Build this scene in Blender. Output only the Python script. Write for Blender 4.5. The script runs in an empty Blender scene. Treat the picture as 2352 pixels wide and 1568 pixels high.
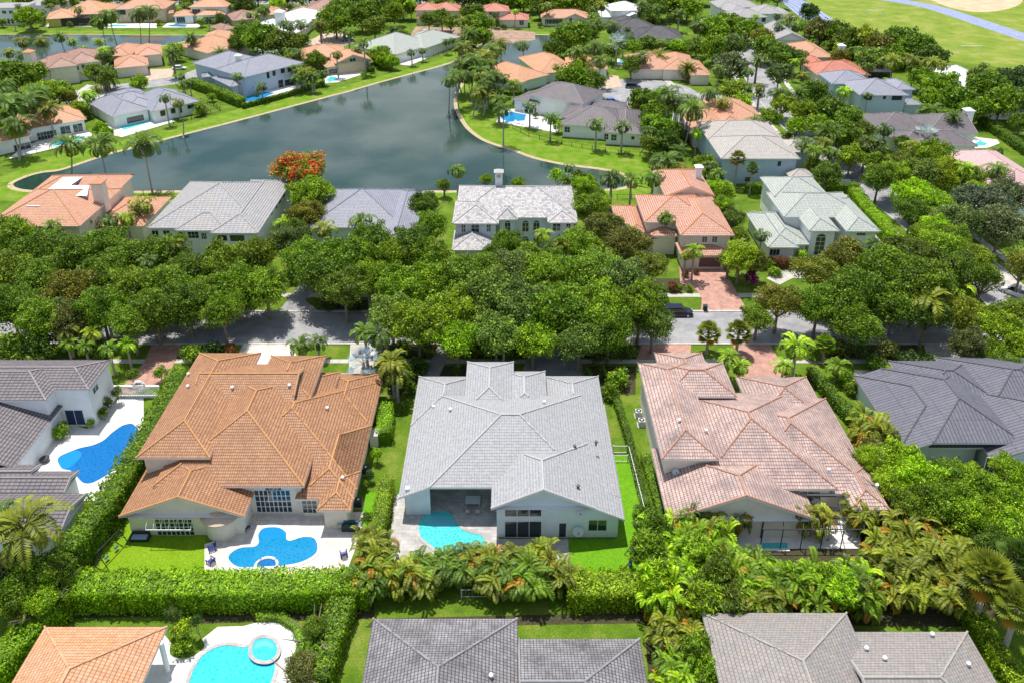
import bpy, bmesh, math, random
from mathutils import Vector, Matrix, noise
from math import sin, cos, pi, radians, sqrt, atan2
scene = bpy.context.scene
COL = scene.collection
# ------------------------------------------------------------------ camera
FPX, CX, CY, HC = 1818.0, 1170.0, 411.0, 71.0          # focal length, principal point (photo px at 2352 wide), height
PIT = math.atan(771 / 1818)
SP, CP = sin(PIT), cos(PIT)
cam = bpy.data.cameras.new('camera'); camo = bpy.data.objects.new('camera', cam); COL.objects.link(camo)
camo.location = (0, 0, HC); camo.rotation_euler = (pi / 2 - PIT, 0, 0)
cam.sensor_width = 36; cam.sensor_fit = 'HORIZONTAL'; cam.lens = FPX / 2352 * 36
cam.shift_x = 6 / 2352; cam.shift_y = -373 / 2352
cam.clip_end = 5000
scene.camera = camo
# ------------------------------------------------------------------ light
SUN = Vector((-.13, .24, 1)).normalized()
w = bpy.data.worlds.new('World'); scene.world = w; w.use_nodes = True
nt = w.node_tree; nt.nodes.clear()
sky = nt.nodes.new('ShaderNodeTexSky'); sky.sky_type = 'NISHITA'; sky.sun_disc = False
sky.sun_elevation = math.asin(SUN.z); sky.sun_rotation = atan2(SUN.x, SUN.y)
bg = nt.nodes.new('ShaderNodeBackground'); bg.inputs[1].default_value = .13
wo = nt.nodes.new('ShaderNodeOutputWorld')
# broken cloud in the sky
tc = nt.nodes.new('ShaderNodeTexCoord'); mp = nt.nodes.new('ShaderNodeMapping'); mp.inputs['Scale'].default_value = (1.6, 1.6, 4.5)
cn = nt.nodes.new('ShaderNodeTexNoise'); cn.inputs['Scale'].default_value = 2.1; cn.inputs['Detail'].default_value = 5
cr = nt.nodes.new('ShaderNodeValToRGB'); cr.color_ramp.elements[0].position = .44; cr.color_ramp.elements[1].position = .68
mx = nt.nodes.new('ShaderNodeMix'); mx.data_type = 'RGBA'; mx.inputs['B'].default_value = (6.2, 6.6, 7.2, 1)
L = nt.links.new
L(tc.outputs['Generated'], mp.inputs[0]); L(mp.outputs[0], cn.inputs['Vector']); L(cn.outputs[0], cr.inputs[0])
L(cr.outputs[0], mx.inputs['Factor']); L(sky.outputs[0], mx.inputs['A']); L(mx.outputs['Result'], bg.inputs[0]); L(bg.outputs[0], wo.inputs[0])
sd = bpy.data.lights.new('sun', 'SUN'); sd.energy = 5.0; sd.angle = radians(.5); sd.color = (1, .965, .9)
so = bpy.data.objects.new('sun', sd); COL.objects.link(so); so.rotation_euler = SUN.to_track_quat('Z', 'Y').to_euler()
scene.view_settings.view_transform = 'Standard'; scene.view_settings.look = 'None'
scene.view_settings.exposure = .20; scene.view_settings.gamma = 1
scene.cycles.max_bounces = 5; scene.cycles.transparent_max_bounces = 6

def G(x, y, z=0.0):                       # a point of the place, at height z, measured off the photo
    rx, ry = (x - CX) / FPX, (CY - y) / FPX
    t = (z - HC) / (-SP + ry * CP)
    return Vector((rx * t, (CP + ry * SP) * t, z))
def PX(p):
    zc = p[1] * CP + (HC - p[2]) * SP
    return CX + FPX * p[0] / zc, CY - FPX * (p[1] * SP - (HC - p[2]) * CP) / zc
def PPM(p): return FPX / (p[1] * CP + (HC - p[2]) * SP)

# ------------------------------------------------------------------ materials
MATS = {}
def nodes_of(name):
    m = bpy.data.materials.new(name); m.use_nodes = True
    return m, m.node_tree.nodes, m.node_tree.links.new, m.node_tree.nodes['Principled BSDF']
def c4(c): return (c[0], c[1], c[2], 1)
def plain(name, c, rough=.7, metal=0, var=.0, scale=2.0, c2=None, spec=.3, bump=0):
    if name in MATS: return MATS[name]
    m, N, Lk, b = nodes_of(name)
    b.inputs['Base Color'].default_value = c4(c); b.inputs['Roughness'].default_value = rough; b.inputs['Metallic'].default_value = metal
    b.inputs['Specular IOR Level'].default_value = spec
    if var or c2:
        g = N.new('ShaderNodeNewGeometry')
        n = N.new('ShaderNodeTexNoise'); n.inputs['Scale'].default_value = scale; n.inputs['Detail'].default_value = 6; n.inputs['Roughness'].default_value = .65
        Lk(g.outputs['Position'], n.inputs['Vector'])
        r = N.new('ShaderNodeValToRGB'); r.color_ramp.elements[0].position = .33; r.color_ramp.elements[1].position = .68
        a = c; d = c2 if c2 else tuple(min(1, v * (1 + var)) for v in c)
        if not c2: a = tuple(v * (1 - var) for v in c)
        r.color_ramp.elements[0].color = c4(a); r.color_ramp.elements[1].color = c4(d)
        Lk(n.outputs[0], r.inputs[0]); Lk(r.outputs[0], b.inputs['Base Color'])
        if bump:
            bp = N.new('ShaderNodeBump'); bp.inputs['Strength'].default_value = bump; bp.inputs['Distance'].default_value = .05
            Lk(n.outputs[0], bp.inputs['Height']); Lk(bp.outputs[0], b.inputs['Normal'])
    MATS[name] = m; return m
def tile(name, c, c2, mort, row=.36, bw=.3, ms=.035, stain=(.5, .5, .5), stamt=.35, mosaic=False, upslope=False):
    """roof tiles: courses and joints from UVs in metres, plus weather stains"""
    if name in MATS: return MATS[name]
    m, N, Lk, b = nodes_of(name); b.inputs['Roughness'].default_value = .62; b.inputs['Specular IOR Level'].default_value = .35
    uv = N.new('ShaderNodeUVMap')
    if upslope:
        vr = N.new('ShaderNodeMapping'); vr.inputs['Rotation'].default_value = (0, 0, pi / 2); Lk(uv.outputs[0], vr.inputs[0]); uv = vr
    br = N.new('ShaderNodeTexBrick'); br.inputs['Scale'].default_value = 1; br.inputs['Mortar Size'].default_value = ms
    br.inputs['Brick Width'].default_value = bw; br.inputs['Row Height'].default_value = row; br.inputs['Mortar Smooth'].default_value = .3
    br.inputs['Color1'].default_value = c4(c); br.inputs['Color2'].default_value = c4(c2); br.inputs['Mortar'].default_value = c4(mort)
    br.offset = .5 if mosaic else 0.0; br.inputs['Bias'].default_value = -.1
    Lk(uv.outputs[0], br.inputs['Vector'])
    g = N.new('ShaderNodeNewGeometry')
    n = N.new('ShaderNodeTexNoise'); n.inputs['Scale'].default_value = .35; n.inputs['Detail'].default_value = 9; n.inputs['Roughness'].default_value = .7
    Lk(g.outputs['Position'], n.inputs['Vector'])
    r = N.new('ShaderNodeValToRGB'); r.color_ramp.elements[0].position = .4; r.color_ramp.elements[1].position = .72
    r.color_ramp.elements[0].color = (0, 0, 0, 1); r.color_ramp.elements[1].color = (stamt,) * 3 + (1,)
    Lk(n.outputs[0], r.inputs[0])
    mx = N.new('ShaderNodeMix'); mx.data_type = 'RGBA'; mx.inputs['B'].default_value = c4(stain)
    mp = N.new('ShaderNodeMapping'); mp.inputs['Scale'].default_value = (2.2, .22, 1); Lk(uv.outputs[0], mp.inputs[0])
    ns = N.new('ShaderNodeTexNoise'); ns.inputs['Scale'].default_value = 1; ns.inputs['Detail'].default_value = 6; ns.inputs['Roughness'].default_value = .7; Lk(mp.outputs[0], ns.inputs['Vector'])
    rs = N.new('ShaderNodeMapRange'); rs.inputs['From Min'].default_value = .5; rs.inputs['From Max'].default_value = .75; rs.inputs['To Max'].default_value = stamt * .9; Lk(ns.outputs[0], rs.inputs[0])
    ad = N.new('ShaderNodeMath'); ad.operation = 'MAXIMUM'; Lk(r.outputs[0], ad.inputs[0]); Lk(rs.outputs[0], ad.inputs[1])
    Lk(ad.outputs[0], mx.inputs['Factor']); Lk(br.outputs[0], mx.inputs['A'])
    # course line: a thin dark joint under every course, drawn along the eave direction
    sx = N.new('ShaderNodeSeparateXYZ'); Lk(uv.outputs[0], sx.inputs[0])
    md = N.new('ShaderNodeMath'); md.operation = 'FRACT'
    dv = N.new('ShaderNodeMath'); dv.operation = 'DIVIDE'; dv.inputs[1].default_value = row
    Lk(sx.outputs[1], dv.inputs[0]); Lk(dv.outputs[0], md.inputs[0])
    gt = N.new('ShaderNodeMath'); gt.operation = 'LESS_THAN'; gt.inputs[1].default_value = ms * 2.2 / row
    Lk(md.outputs[0], gt.inputs[0])
    mm = N.new('ShaderNodeMath'); mm.operation = 'MULTIPLY'; mm.inputs[1].default_value = .75; Lk(gt.outputs[0], mm.inputs[0])
    m2 = N.new('ShaderNodeMix'); m2.data_type = 'RGBA'; m2.inputs['B'].default_value = c4(mort)
    Lk(mm.outputs[0], m2.inputs['Factor']); Lk(mx.outputs['Result'], m2.inputs['A'])
    # fine tone change per patch
    n3 = N.new('ShaderNodeTexNoise'); n3.inputs['Scale'].default_value = 3; n3.inputs['Detail'].default_value = 4
    Lk(g.outputs['Position'], n3.inputs['Vector'])
    hs = N.new('ShaderNodeHueSaturation'); mr = N.new('ShaderNodeMapRange')
    mr.inputs['From Min'].default_value = .3; mr.inputs['From Max'].default_value = .7; mr.inputs['To Min'].default_value = .84; mr.inputs['To Max'].default_value = 1.16
    Lk(n3.outputs[0], mr.inputs[0]); Lk(mr.outputs[0], hs.inputs['Value']); Lk(m2.outputs['Result'], hs.inputs['Color'])
    Lk(hs.outputs[0], b.inputs['Base Color'])
    bp = N.new('ShaderNodeBump'); bp.inputs['Strength'].default_value = .5; bp.inputs['Distance'].default_value = .05
    Lk(md.outputs[0], bp.inputs['Height']); Lk(bp.outputs[0], b.inputs['Normal'])
    MATS[name] = m; return m
def leafmat(name, rough=.5, gold=(.52, .25, .02)):
    """leaves: tint comes from the object's own colour, each leaf a shade of its own"""
    m, N, Lk, b = nodes_of(name)
    oi = N.new('ShaderNodeObjectInfo'); at = N.new('ShaderNodeAttribute'); at.attribute_name = 'shade'
    g = N.new('ShaderNodeNewGeometry'); n = N.new('ShaderNodeTexNoise'); n.inputs['Scale'].default_value = .55; n.inputs['Detail'].default_value = 3
    Lk(g.outputs['Position'], n.inputs['Vector'])
    hs = N.new('ShaderNodeHueSaturation')
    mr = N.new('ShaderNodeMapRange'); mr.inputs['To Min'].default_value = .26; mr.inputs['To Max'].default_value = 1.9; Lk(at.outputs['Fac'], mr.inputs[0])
    m3 = N.new('ShaderNodeMapRange'); m3.inputs['From Min'].default_value = .32; m3.inputs['From Max'].default_value = .68; m3.inputs['To Min'].default_value = .7; m3.inputs['To Max'].default_value = 1.35
    Lk(n.outputs[0], m3.inputs[0])
    mu = N.new('ShaderNodeMath'); mu.operation = 'MULTIPLY'; Lk(mr.outputs[0], mu.inputs[0]); Lk(m3.outputs[0], mu.inputs[1])
    hr = N.new('ShaderNodeMapRange'); hr.inputs['To Min'].default_value = .525; hr.inputs['To Max'].default_value = .475; Lk(at.outputs['Fac'], hr.inputs[0])
    Lk(mu.outputs[0], hs.inputs['Value']); Lk(hr.outputs[0], hs.inputs['Hue']); Lk(oi.outputs['Color'], hs.inputs['Color'])
    ye = N.new('ShaderNodeAttribute'); ye.attribute_name = 'gold'
    mg = N.new('ShaderNodeMix'); mg.data_type = 'RGBA'; mg.inputs['B'].default_value = c4(gold)
    Lk(ye.outputs['Fac'], mg.inputs['Factor']); Lk(hs.outputs[0], mg.inputs['A'])
    b.inputs['Roughness'].default_value = rough; b.inputs['Specular IOR Level'].default_value = .35
    Lk(mg.outputs['Result'], b.inputs['Base Color'])
    tr = N.new('ShaderNodeBsdfTranslucent'); Lk(mg.outputs['Result'], tr.inputs[0])
    ms = N.new('ShaderNodeMixShader'); ms.inputs[0].default_value = .38
    Lk(b.outputs[0], ms.inputs[1]); Lk(tr.outputs[0], ms.inputs[2]); Lk(ms.outputs[0], N['Material Output'].inputs[0])
    return m
LEAF = leafmat('leaf'); FLAME = leafmat('flame_leaf', gold=(.66, .15, .025))
def grassmat(name, a, b_, c, scale=.25):
    m, N, Lk, b = nodes_of(name); b.inputs['Roughness'].default_value = .9; b.inputs['Specular IOR Level'].default_value = .1
    g = N.new('ShaderNodeNewGeometry'); n = N.new('ShaderNodeTexNoise'); n.inputs['Scale'].default_value = scale; n.inputs['Detail'].default_value = 8; n.inputs['Roughness'].default_value = .72
    Lk(g.outputs['Position'], n.inputs['Vector'])
    r = N.new('ShaderNodeValToRGB'); e = r.color_ramp.elements; e[0].position = .33; e[0].color = c4(a); e[1].position = .7; e[1].color = c4(c)
    k = e.new(.5); k.color = c4(b_)
    n2 = N.new('ShaderNodeTexNoise'); n2.inputs['Scale'].default_value = 6; n2.inputs['Detail'].default_value = 5
    Lk(g.outputs['Position'], n2.inputs['Vector'])
    hs = N.new('ShaderNodeHueSaturation'); mr = N.new('ShaderNodeMapRange'); mr.inputs['From Min'].default_value = .3; mr.inputs['From Max'].default_value = .7; mr.inputs['To Min'].default_value = .7; mr.inputs['To Max'].default_value = 1.3
    Lk(n2.outputs[0], mr.inputs[0]); Lk(mr.outputs[0], hs.inputs['Value'])
    Lk(n.outputs[0], r.inputs[0]); Lk(r.outputs[0], hs.inputs['Color']); Lk(hs.outputs[0], b.inputs['Base Color'])
    MATS[name] = m; return m
def glassy(name, c, rough=.05, ripple=0, scale=1.5, c2=None, dist=.02, cell=0):
    m, N, Lk, b = nodes_of(name); b.inputs['Base Color'].default_value = c4(c); b.inputs['Roughness'].default_value = rough; b.inputs['IOR'].default_value = 1.33
    g = N.new('ShaderNodeNewGeometry'); n = N.new('ShaderNodeTexNoise'); n.inputs['Scale'].default_value = scale; n.inputs['Detail'].default_value = 4
    Lk(g.outputs['Position'], n.inputs['Vector'])
    if ripple:
        bp = N.new('ShaderNodeBump'); bp.inputs['Strength'].default_value = ripple; bp.inputs['Distance'].default_value = dist
        Lk(n.outputs[0], bp.inputs['Height']); Lk(bp.outputs[0], b.inputs['Normal'])
    if c2:
        src = n
        if cell:
            v = N.new('ShaderNodeTexVoronoi'); v.feature = 'DISTANCE_TO_EDGE'; v.inputs['Scale'].default_value = cell * 1.9  # pale cell edges: sun caustics painted into the pool colour
            md = N.new('ShaderNodeMix'); md.data_type = 'VECTOR'; md.inputs['Factor'].default_value = .25
            Lk(g.outputs['Position'], md.inputs['A']); Lk(n.outputs['Color'], md.inputs['B']); Lk(md.outputs['Result'], v.inputs['Vector'])
            r = N.new('ShaderNodeValToRGB'); r.color_ramp.elements[0].position = 0; r.color_ramp.elements[1].position = .38
            r.color_ramp.elements[0].color = c4(c2); r.color_ramp.elements[1].color = c4(c); Lk(v.outputs['Distance'], r.inputs[0])
        else:
            n5 = N.new('ShaderNodeTexNoise'); n5.inputs['Scale'].default_value = .05; n5.inputs['Detail'].default_value = 5; Lk(g.outputs['Position'], n5.inputs['Vector'])
            r = N.new('ShaderNodeValToRGB'); r.color_ramp.elements[0].position = .38; r.color_ramp.elements[1].position = .64
            r.color_ramp.elements[0].color = c4(c); r.color_ramp.elements[1].color = c4(c2); Lk(n5.outputs[0], r.inputs[0])
        Lk(r.outputs[0], b.inputs['Base Color'])
    MATS[name] = m; return m
def paver(name, c, c2, mort, s=.35):
    m, N, Lk, b = nodes_of(name); b.inputs['Roughness'].default_value = .8; b.inputs['Specular IOR Level'].default_value = .2
    g = N.new('ShaderNodeNewGeometry')
    br = N.new('ShaderNodeTexBrick'); br.inputs['Scale'].default_value = 1; br.inputs['Brick Width'].default_value = s * 1.6; br.inputs['Row Height'].default_value = s; br.inputs['Mortar Size'].default_value = .02
    br.inputs['Color1'].default_value = c4(c); br.inputs['Color2'].default_value = c4(c2); br.inputs['Mortar'].default_value = c4(mort)
    Lk(g.outputs['Position'], br.inputs['Vector'])
    n = N.new('ShaderNodeTexNoise'); n.inputs['Scale'].default_value = .8; n.inputs['Detail'].default_value = 6; Lk(g.outputs['Position'], n.inputs['Vector'])
    hs = N.new('ShaderNodeHueSaturation'); mr = N.new('ShaderNodeMapRange'); mr.inputs['From Min'].default_value = .3; mr.inputs['From Max'].default_value = .7; mr.inputs['To Min'].default_value = .8; mr.inputs['To Max'].default_value = 1.15
    Lk(n.outputs[0], mr.inputs[0]); Lk(mr.outputs[0], hs.inputs['Value']); Lk(br.outputs[0], hs.inputs['Color']); Lk(hs.outputs[0], b.inputs['Base Color'])
    MATS[name] = m; return m

grassmat('lawn', (.05, .105, .010), (.095, .165, .012), (.19, .22, .04))
grassmat('bank', (.085, .165, .010), (.125, .225, .012), (.26, .25, .07), .3)
grassmat('turf', (.095, .25, .008), (.115, .28, .01), (.145, .31, .015), .5)
grassmat('turf_gold', (.13, .24, .008), (.16, .28, .01), (.20, .30, .015), .5)
grassmat('field', (.12, .19, .02), (.18, .24, .03), (.33, .30, .10), .10)
asphalt = plain('asphalt', (.22, .22, .235), .9, scale=.35, c2=(.36, .35, .345), spec=.1)

white_deck = plain('white_deck', (.66, .64, .61), .8, var=.09, scale=1.5)
shell_stone = paver('shell_stone', (.66, .60, .54), (.58, .52, .46), (.45, .40, .35), .6)
grey_stone = paver('grey_stone', (.48, .45, .42), (.36, .34, .33), (.3, .29, .28), .5)
concrete = paver('concrete', (.42, .40, .36), (.50, .47, .42), (.24, .22, .19), 1.5)
red_paver = paver('red_paver', (.42, .22, .17), (.5, .3, .24), (.3, .17, .13), .25)
tan_paver = paver('tan_paver', (.55, .42, .32), (.48, .36, .28), (.35, .27, .2), .3)
shadow_toned_mulch = plain('shadow_toned_mulch', (.025, .03, .012), .95, scale=3, c2=(.085, .07, .032))  # mulch and leaf litter, colour darkened to hold the hedges' shadow
sand = plain('shore_sand', (.32, .24, .12), .95, scale=1.5, c2=(.50, .42, .27))
clay = plain('ball_clay', (.48, .30, .18), .95, scale=.15, c2=(.62, .46, .31))
track = plain('track_blue', (.16, .20, .36), .85, scale=.3, c2=(.24, .28, .42))
dirt = plain('bare_dirt', (.22, .13, .09), .95, scale=.4, c2=(.42, .30, .22))
glassy('lake', (.016, .044, .034), .07, .5, 1.3, c2=(.060, .085, .072), dist=.02)
glassy('pool_teal', (.03, .42, .44), .05, .25, 2.2, c2=(.10, .54, .54), cell=1.6)
glassy('pool_blue', (.006, .17, .38), .05, .25, 2.2, c2=(.014, .23, .44), cell=1.6)
glassy('pool_deep', (.004, .10, .32), .05, .25, 2.2, c2=(.010, .15, .40), cell=1.6)
glassy('pool_cyan', (.02, .42, .62), .05, .25, 2.2, c2=(.06, .52, .69), cell=1.6)
pool_step = plain('pool_shelf', (.12, .50, .58), .12)
pane = plain('window_glass', (.02, .035, .045), .06, spec=.8)
frame_w = plain('white_trim', (.75, .75, .73), .5)
frame_d = plain('bronze_trim', (.06, .05, .045), .5)
white_wall = plain('white_stucco', (.82, .83, .82), .85, var=.05, scale=.8)
blue_wall = plain('pale_stucco', (.68, .75, .78), .85, var=.05, scale=.8)
cream_wall = plain('cream_stucco', (.80, .72, .62), .85, var=.06, scale=.8)
tan_wall = plain('tan_stucco', (.58, .47, .33), .85, var=.06, scale=.8)
mint_wall = plain('grey_stucco', (.64, .74, .71), .85, var=.05, scale=.8)
bark = plain('bark', (.16, .12, .09), .95, scale=4, c2=(.28, .23, .18))
palm_bark = plain('palm_bark', (.30, .27, .24), .9, scale=5, c2=(.42, .39, .35))
metal_d = plain('dark_metal', (.03, .03, .035), .5, spec=.5)
metal_w = plain('white_metal', (.75, .75, .75), .45, spec=.5)
black = plain('black_plastic', (.015, .017, .02), .45)
R = {}
R['orange'] = tile('orange_tile', (.50, .27, .135), (.39, .195, .10), (.15, .068, .036), .36, .26, stain=(.20, .09, .05), stamt=.55)
R['grey'] = tile('light_grey_tile', (.35, .355, .37), (.385, .385, .395), (.22, .22, .235), .36, .28, .03, stain=(.34, .33, .31), stamt=.5)
R['pink'] = tile('weathered_pink_tile', (.60, .45, .39), (.47, .34, .30), (.16, .075, .06), .40, .30, .03, stain=(.17, .14, .14), stamt=.92)
R['slateblue'] = tile('dark_slate_tile', (.115, .118, .145), (.14, .14, .168), (.035, .03, .045), .45, 3.0, .03, stain=(.16, .15, .17), stamt=.4, upslope=True)
R['taupe'] = tile('dark_taupe_tile', (.20, .175, .18), (.16, .14, .15), (.035, .03, .04), .42, .6, .05, stain=(.24, .21, .20), stamt=.4)
R['salmon'] = tile('salmon_tile', (.60, .32, .20), (.52, .26, .16), (.22, .09, .05), .40, .3, .03, stain=(.60, .35, .24), stamt=.4)
R['peach'] = tile('peach_tile', (.66, .34, .17), (.55, .26, .13), (.26, .11, .06), .40, .3, .03, stain=(.5, .36, .28), stamt=.5)
R['silver'] = tile('silver_grey_tile', (.34, .335, .345), (.40, .39, .395), (.11, .11, .125), .45, .8, .04, stain=(.42, .35, .28), stamt=.5)
R['bluegrey'] = tile('blue_grey_tile', (.27, .28, .33), (.32, .32, .37), (.12, .12, .16), .38, .3, .03, stain=(.36, .36, .38), stamt=.4)
R['mosaic'] = tile('mottled_slate', (.55, .52, .50), (.20, .20, .24), (.15, .14, .15), .38, .42, .02, stain=(.55, .50, .44), stamt=.45, mosaic=True)
R['terra'] = tile('terracotta_tile', (.62, .36, .26), (.52, .27, .19), (.24, .09, .05), .40, .34, .045, stain=(.6, .40, .34), stamt=.4)
R['green'] = tile('pale_green_tile', (.36, .39, .35), (.42, .43, .39), (.17, .21, .19), .42, .7, .035, stain=(.45, .42, .38), stamt=.4)
R['warm'] = tile('warm_grey_tile', (.40, .37, .34), (.45, .42, .38), (.20, .18, .17), .45, .6, .035, stain=(.5, .42, .34), stamt=.4)
R['tangrey'] = tile('tan_grey_tile', (.33, .28, .25), (.27, .25, .24), (.13, .11, .10), .36, .34, .022, stain=(.20, .22, .23), stamt=.5, mosaic=True)
R['oldgrey'] = tile('stained_grey_tile', (.33, .31, .32), (.25, .24, .245), (.06, .055, .06), .34, .3, .03, stain=(.05, .045, .05), stamt=.85)
R['red'] = tile('red_tile', (.58, .22, .15), (.48, .16, .11), (.2, .05, .03), .4, .3, .03, stain=(.6, .3, .22), stamt=.4)
R['brown'] = tile('brown_tile', (.38, .20, .14), (.30, .15, .11), (.12, .06, .05), .4, .3, .03, stain=(.5, .4, .33), stamt=.5)
R['black'] = tile('charcoal_tile', (.05, .05, .06), (.07, .065, .075), (.02, .02, .02), .4, .4, .03, stain=(.15, .14, .14), stamt=.5)
R['whiteroof'] = tile('white_roof', (.66, .67, .69), (.70, .70, .71), (.40, .42, .45), .5, .6, .03, stain=(.6, .6, .6), stamt=.3)
R['palepink'] = tile('pale_pink_tile', (.56, .36, .36), (.50, .32, .32), (.33, .2, .2), .42, .6, .03, stain=(.6, .45, .43), stamt=.4)
CAP = dict(orange=(.50, .26, .11), grey=(.44, .44, .44), pink=(.42, .22, .15), slateblue=(.12, .11, .13), taupe=(.30, .27, .27), salmon=(.5, .24, .13),
           peach=(.62, .34, .2), silver=(.40, .39, .38), bluegrey=(.25, .26, .31), mosaic=(.42, .41, .40), terra=(.58, .24, .09), green=(.33, .37, .34), warm=(.42, .39, .36),
           tangrey=(.36, .34, .31), oldgrey=(.27, .26, .27), red=(.5, .16, .1), brown=(.3, .15, .1), black=(.08, .08, .085), whiteroof=(.7, .7, .7), palepink=(.52, .34, .33))
CAPM = {k: plain('ridge_' + k, v, .7, var=.12, scale=2) for k, v in CAP.items()}

# ------------------------------------------------------------------ mesh helpers
class MB:
    def __init__(s): s.v = []; s.f = []; s.uv = []; s.mi = []
    def face(s, pts, uv=None, mi=0):
        i = len(s.v); s.v += [tuple(p) for p in pts]; s.f.append(tuple(range(i, i + len(pts)))); s.uv.append(uv); s.mi.append(mi)
    def box(s, x0, y0, z0, x1, y1, z1, M=None, mi=0):
        p = [Vector(q) for q in ((x0, y0, z0), (x1, y0, z0), (x1, y1, z0), (x0, y1, z0), (x0, y0, z1), (x1, y0, z1), (x1, y1, z1), (x0, y1, z1))]
        if M is not None: p = [M @ q for q in p]
        i = len(s.v); s.v += [tuple(q) for q in p]
        for f in ((0, 3, 2, 1), (4, 5, 6, 7), (0, 1, 5, 4), (1, 2, 6, 5), (2, 3, 7, 6), (3, 0, 4, 7)):
            s.f.append(tuple(i + k for k in f)); s.uv.append(None); s.mi.append(mi)
    def tube(s, pts, r, n=6, cap=True, mi=0):
        pts = [Vector(p) for p in pts]; rs = r if isinstance(r, (list, tuple)) else [r] * len(pts)
        i0 = len(s.v)
        for k, p in enumerate(pts):
            d = (pts[min(k + 1, len(pts) - 1)] - pts[max(k - 1, 0)]).normalized()
            a = d.orthogonal().normalized(); b = d.cross(a)
            for j in range(n):
                t = 2 * pi * j / n; s.v.append(tuple(p + (a * cos(t) + b * sin(t)) * rs[k]))
        for k in range(len(pts) - 1):
            for j in range(n):
                a = i0 + k * n + j; b = i0 + k * n + (j + 1) % n
                s.f.append((a, b, b + n, a + n)); s.uv.append(None); s.mi.append(mi)
        if cap:
            s.f.append(tuple(i0 + j for j in reversed(range(n)))); s.uv.append(None); s.mi.append(mi)
            s.f.append(tuple(i0 + (len(pts) - 1) * n + j for j in range(n))); s.uv.append(None); s.mi.append(mi)
    def lathe(s, prof, c=(0, 0, 0), n=16, mi=0, sx=1, sy=1):
        i0 = len(s.v)
        for r, z in prof:
            for j in range(n):
                t = 2 * pi * j / n; s.v.append((c[0] + r * cos(t) * sx, c[1] + r * sin(t) * sy, c[2] + z))
        for k in range(len(prof) - 1):
            for j in range(n):
                a = i0 + k * n + j; b = i0 + k * n + (j + 1) % n
                s.f.append((a, b, b + n, a + n)); s.uv.append(None); s.mi.append(mi)
        s.f.append(tuple(i0 + (len(prof) - 1) * n + j for j in range(n))); s.uv.append(None); s.mi.append(mi)
    def build(s, name, mats, parent=None, org=None, smooth=False):
        me = bpy.data.meshes.new(name)
        o3 = Vector(org) if org is not None else Vector((0, 0, 0))
        v = [(a - o3[0], b - o3[1], c - o3[2]) for a, b, c in s.v]
        me.from_pydata(v, [], s.f)
        if any(u is not None for u in s.uv):
            ul = me.uv_layers.new(name='UVMap'); k = 0
            for f, u in zip(s.f, s.uv):
                for q in range(len(f)):
                    ul.data[k].uv = u[q] if u else (0, 0); k += 1
        for m in (mats if isinstance(mats, (list, tuple)) else [mats]): me.materials.append(m)
        if any(s.mi):
            me.polygons.foreach_set('material_index', s.mi)
        if smooth: me.polygons.foreach_set('use_smooth', [True] * len(s.f))
        o = bpy.data.objects.new(name, me); COL.objects.link(o)
        if parent is not None: o.parent = parent
        return o
def tag(o, label=None, cat=None, group=None, kind=None):
    if label: o['label'] = label
    if cat: o['category'] = cat
    if group: o['group'] = group
    if kind: o['kind'] = kind
    return o
def empty(name, loc, label, cat, group=None):
    o = bpy.data.objects.new(name, None); COL.objects.link(o); o.location = loc; o.empty_display_size = .3
    return tag(o, label, cat, group)
def wpart(name, mb, mats, root, smooth=False, par=None):
    """a part modelled in world coordinates, hung under its thing (or under one of its parts)"""
    o = mb.build(name, mats, None, org=root.location, smooth=smooth); o.parent = par if par is not None else root
    return o
def smooth_loop(p, n=5, closed=True):
    out = []; N = len(p)
    for i in range(N if closed else N - 1):
        g = lambda k: Vector(p[k % N]) if closed else Vector(p[max(0, min(N - 1, k))])
        a, b, c, d = g(i - 1), g(i), g(i + 1), g(i + 2)
        for j in range(n):
            t = j / n
            out.append(.5 * ((2 * b) + (c - a) * t + (2 * a - 5 * b + 4 * c - d) * t * t + (3 * b - a - 3 * c + d) * t ** 3))
    if not closed: out.append(Vector(p[-1]))
    return out
ZL = [0.0]
def sheet(name, px, z, mat, smooth=False, kind='structure', world=False, thick=0, **kw):
    pts = [Vector((q[0], q[1], 0)) if world else G(q[0], q[1], 0) for q in px]
    if smooth: pts = smooth_loop(pts, 6)
    a = sum(pts[i].x * pts[(i + 1) % len(pts)].y - pts[(i + 1) % len(pts)].x * pts[i].y for i in range(len(pts)))
    if a < 0: pts.reverse()
    mb = MB(); mb.face([(p.x, p.y, z) for p in pts])
    if thick:
        for i in range(len(pts)):
            p, q = pts[i], pts[(i + 1) % len(pts)]
            mb.face([(p.x, p.y, z - thick), (q.x, q.y, z - thick), (q.x, q.y, z), (p.x, p.y, z)])
    o = mb.build(name, MATS.get(mat, None) if isinstance(mat, str) else mat)
    if kind: o['kind'] = kind
    return o
def strip(pts, wd):
    L_, R_ = [], []
    for i, p in enumerate(pts):
        d = (pts[min(i + 1, len(pts) - 1)] - pts[max(i - 1, 0)]); d.z = 0; d.normalize(); n = Vector((-d.y, d.x, 0))
        w_ = wd[i] if isinstance(wd, (list, tuple)) else wd
        L_.append(p + n * w_ / 2); R_.append(p - n * w_ / 2)
    return L_, R_
def ribbon(name, pts, wd, z, mat, thick=0, **kw):
    L_, R_ = strip(pts, wd); mb = MB()
    for i in range(len(pts) - 1):
        q = [R_[i], R_[i + 1], L_[i + 1], L_[i]]
        mb.face([(p.x, p.y, z) for p in q])
        if thick:
            for a, b in ((R_[i], R_[i + 1]), (L_[i + 1], L_[i])):
                mb.face([(a.x, a.y, z - thick), (b.x, b.y, z - thick), (b.x, b.y, z), (a.x, a.y, z)])
    o = mb.build(name, MATS[mat] if isinstance(mat, str) else mat); o['kind'] = 'structure'
    return o
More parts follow.
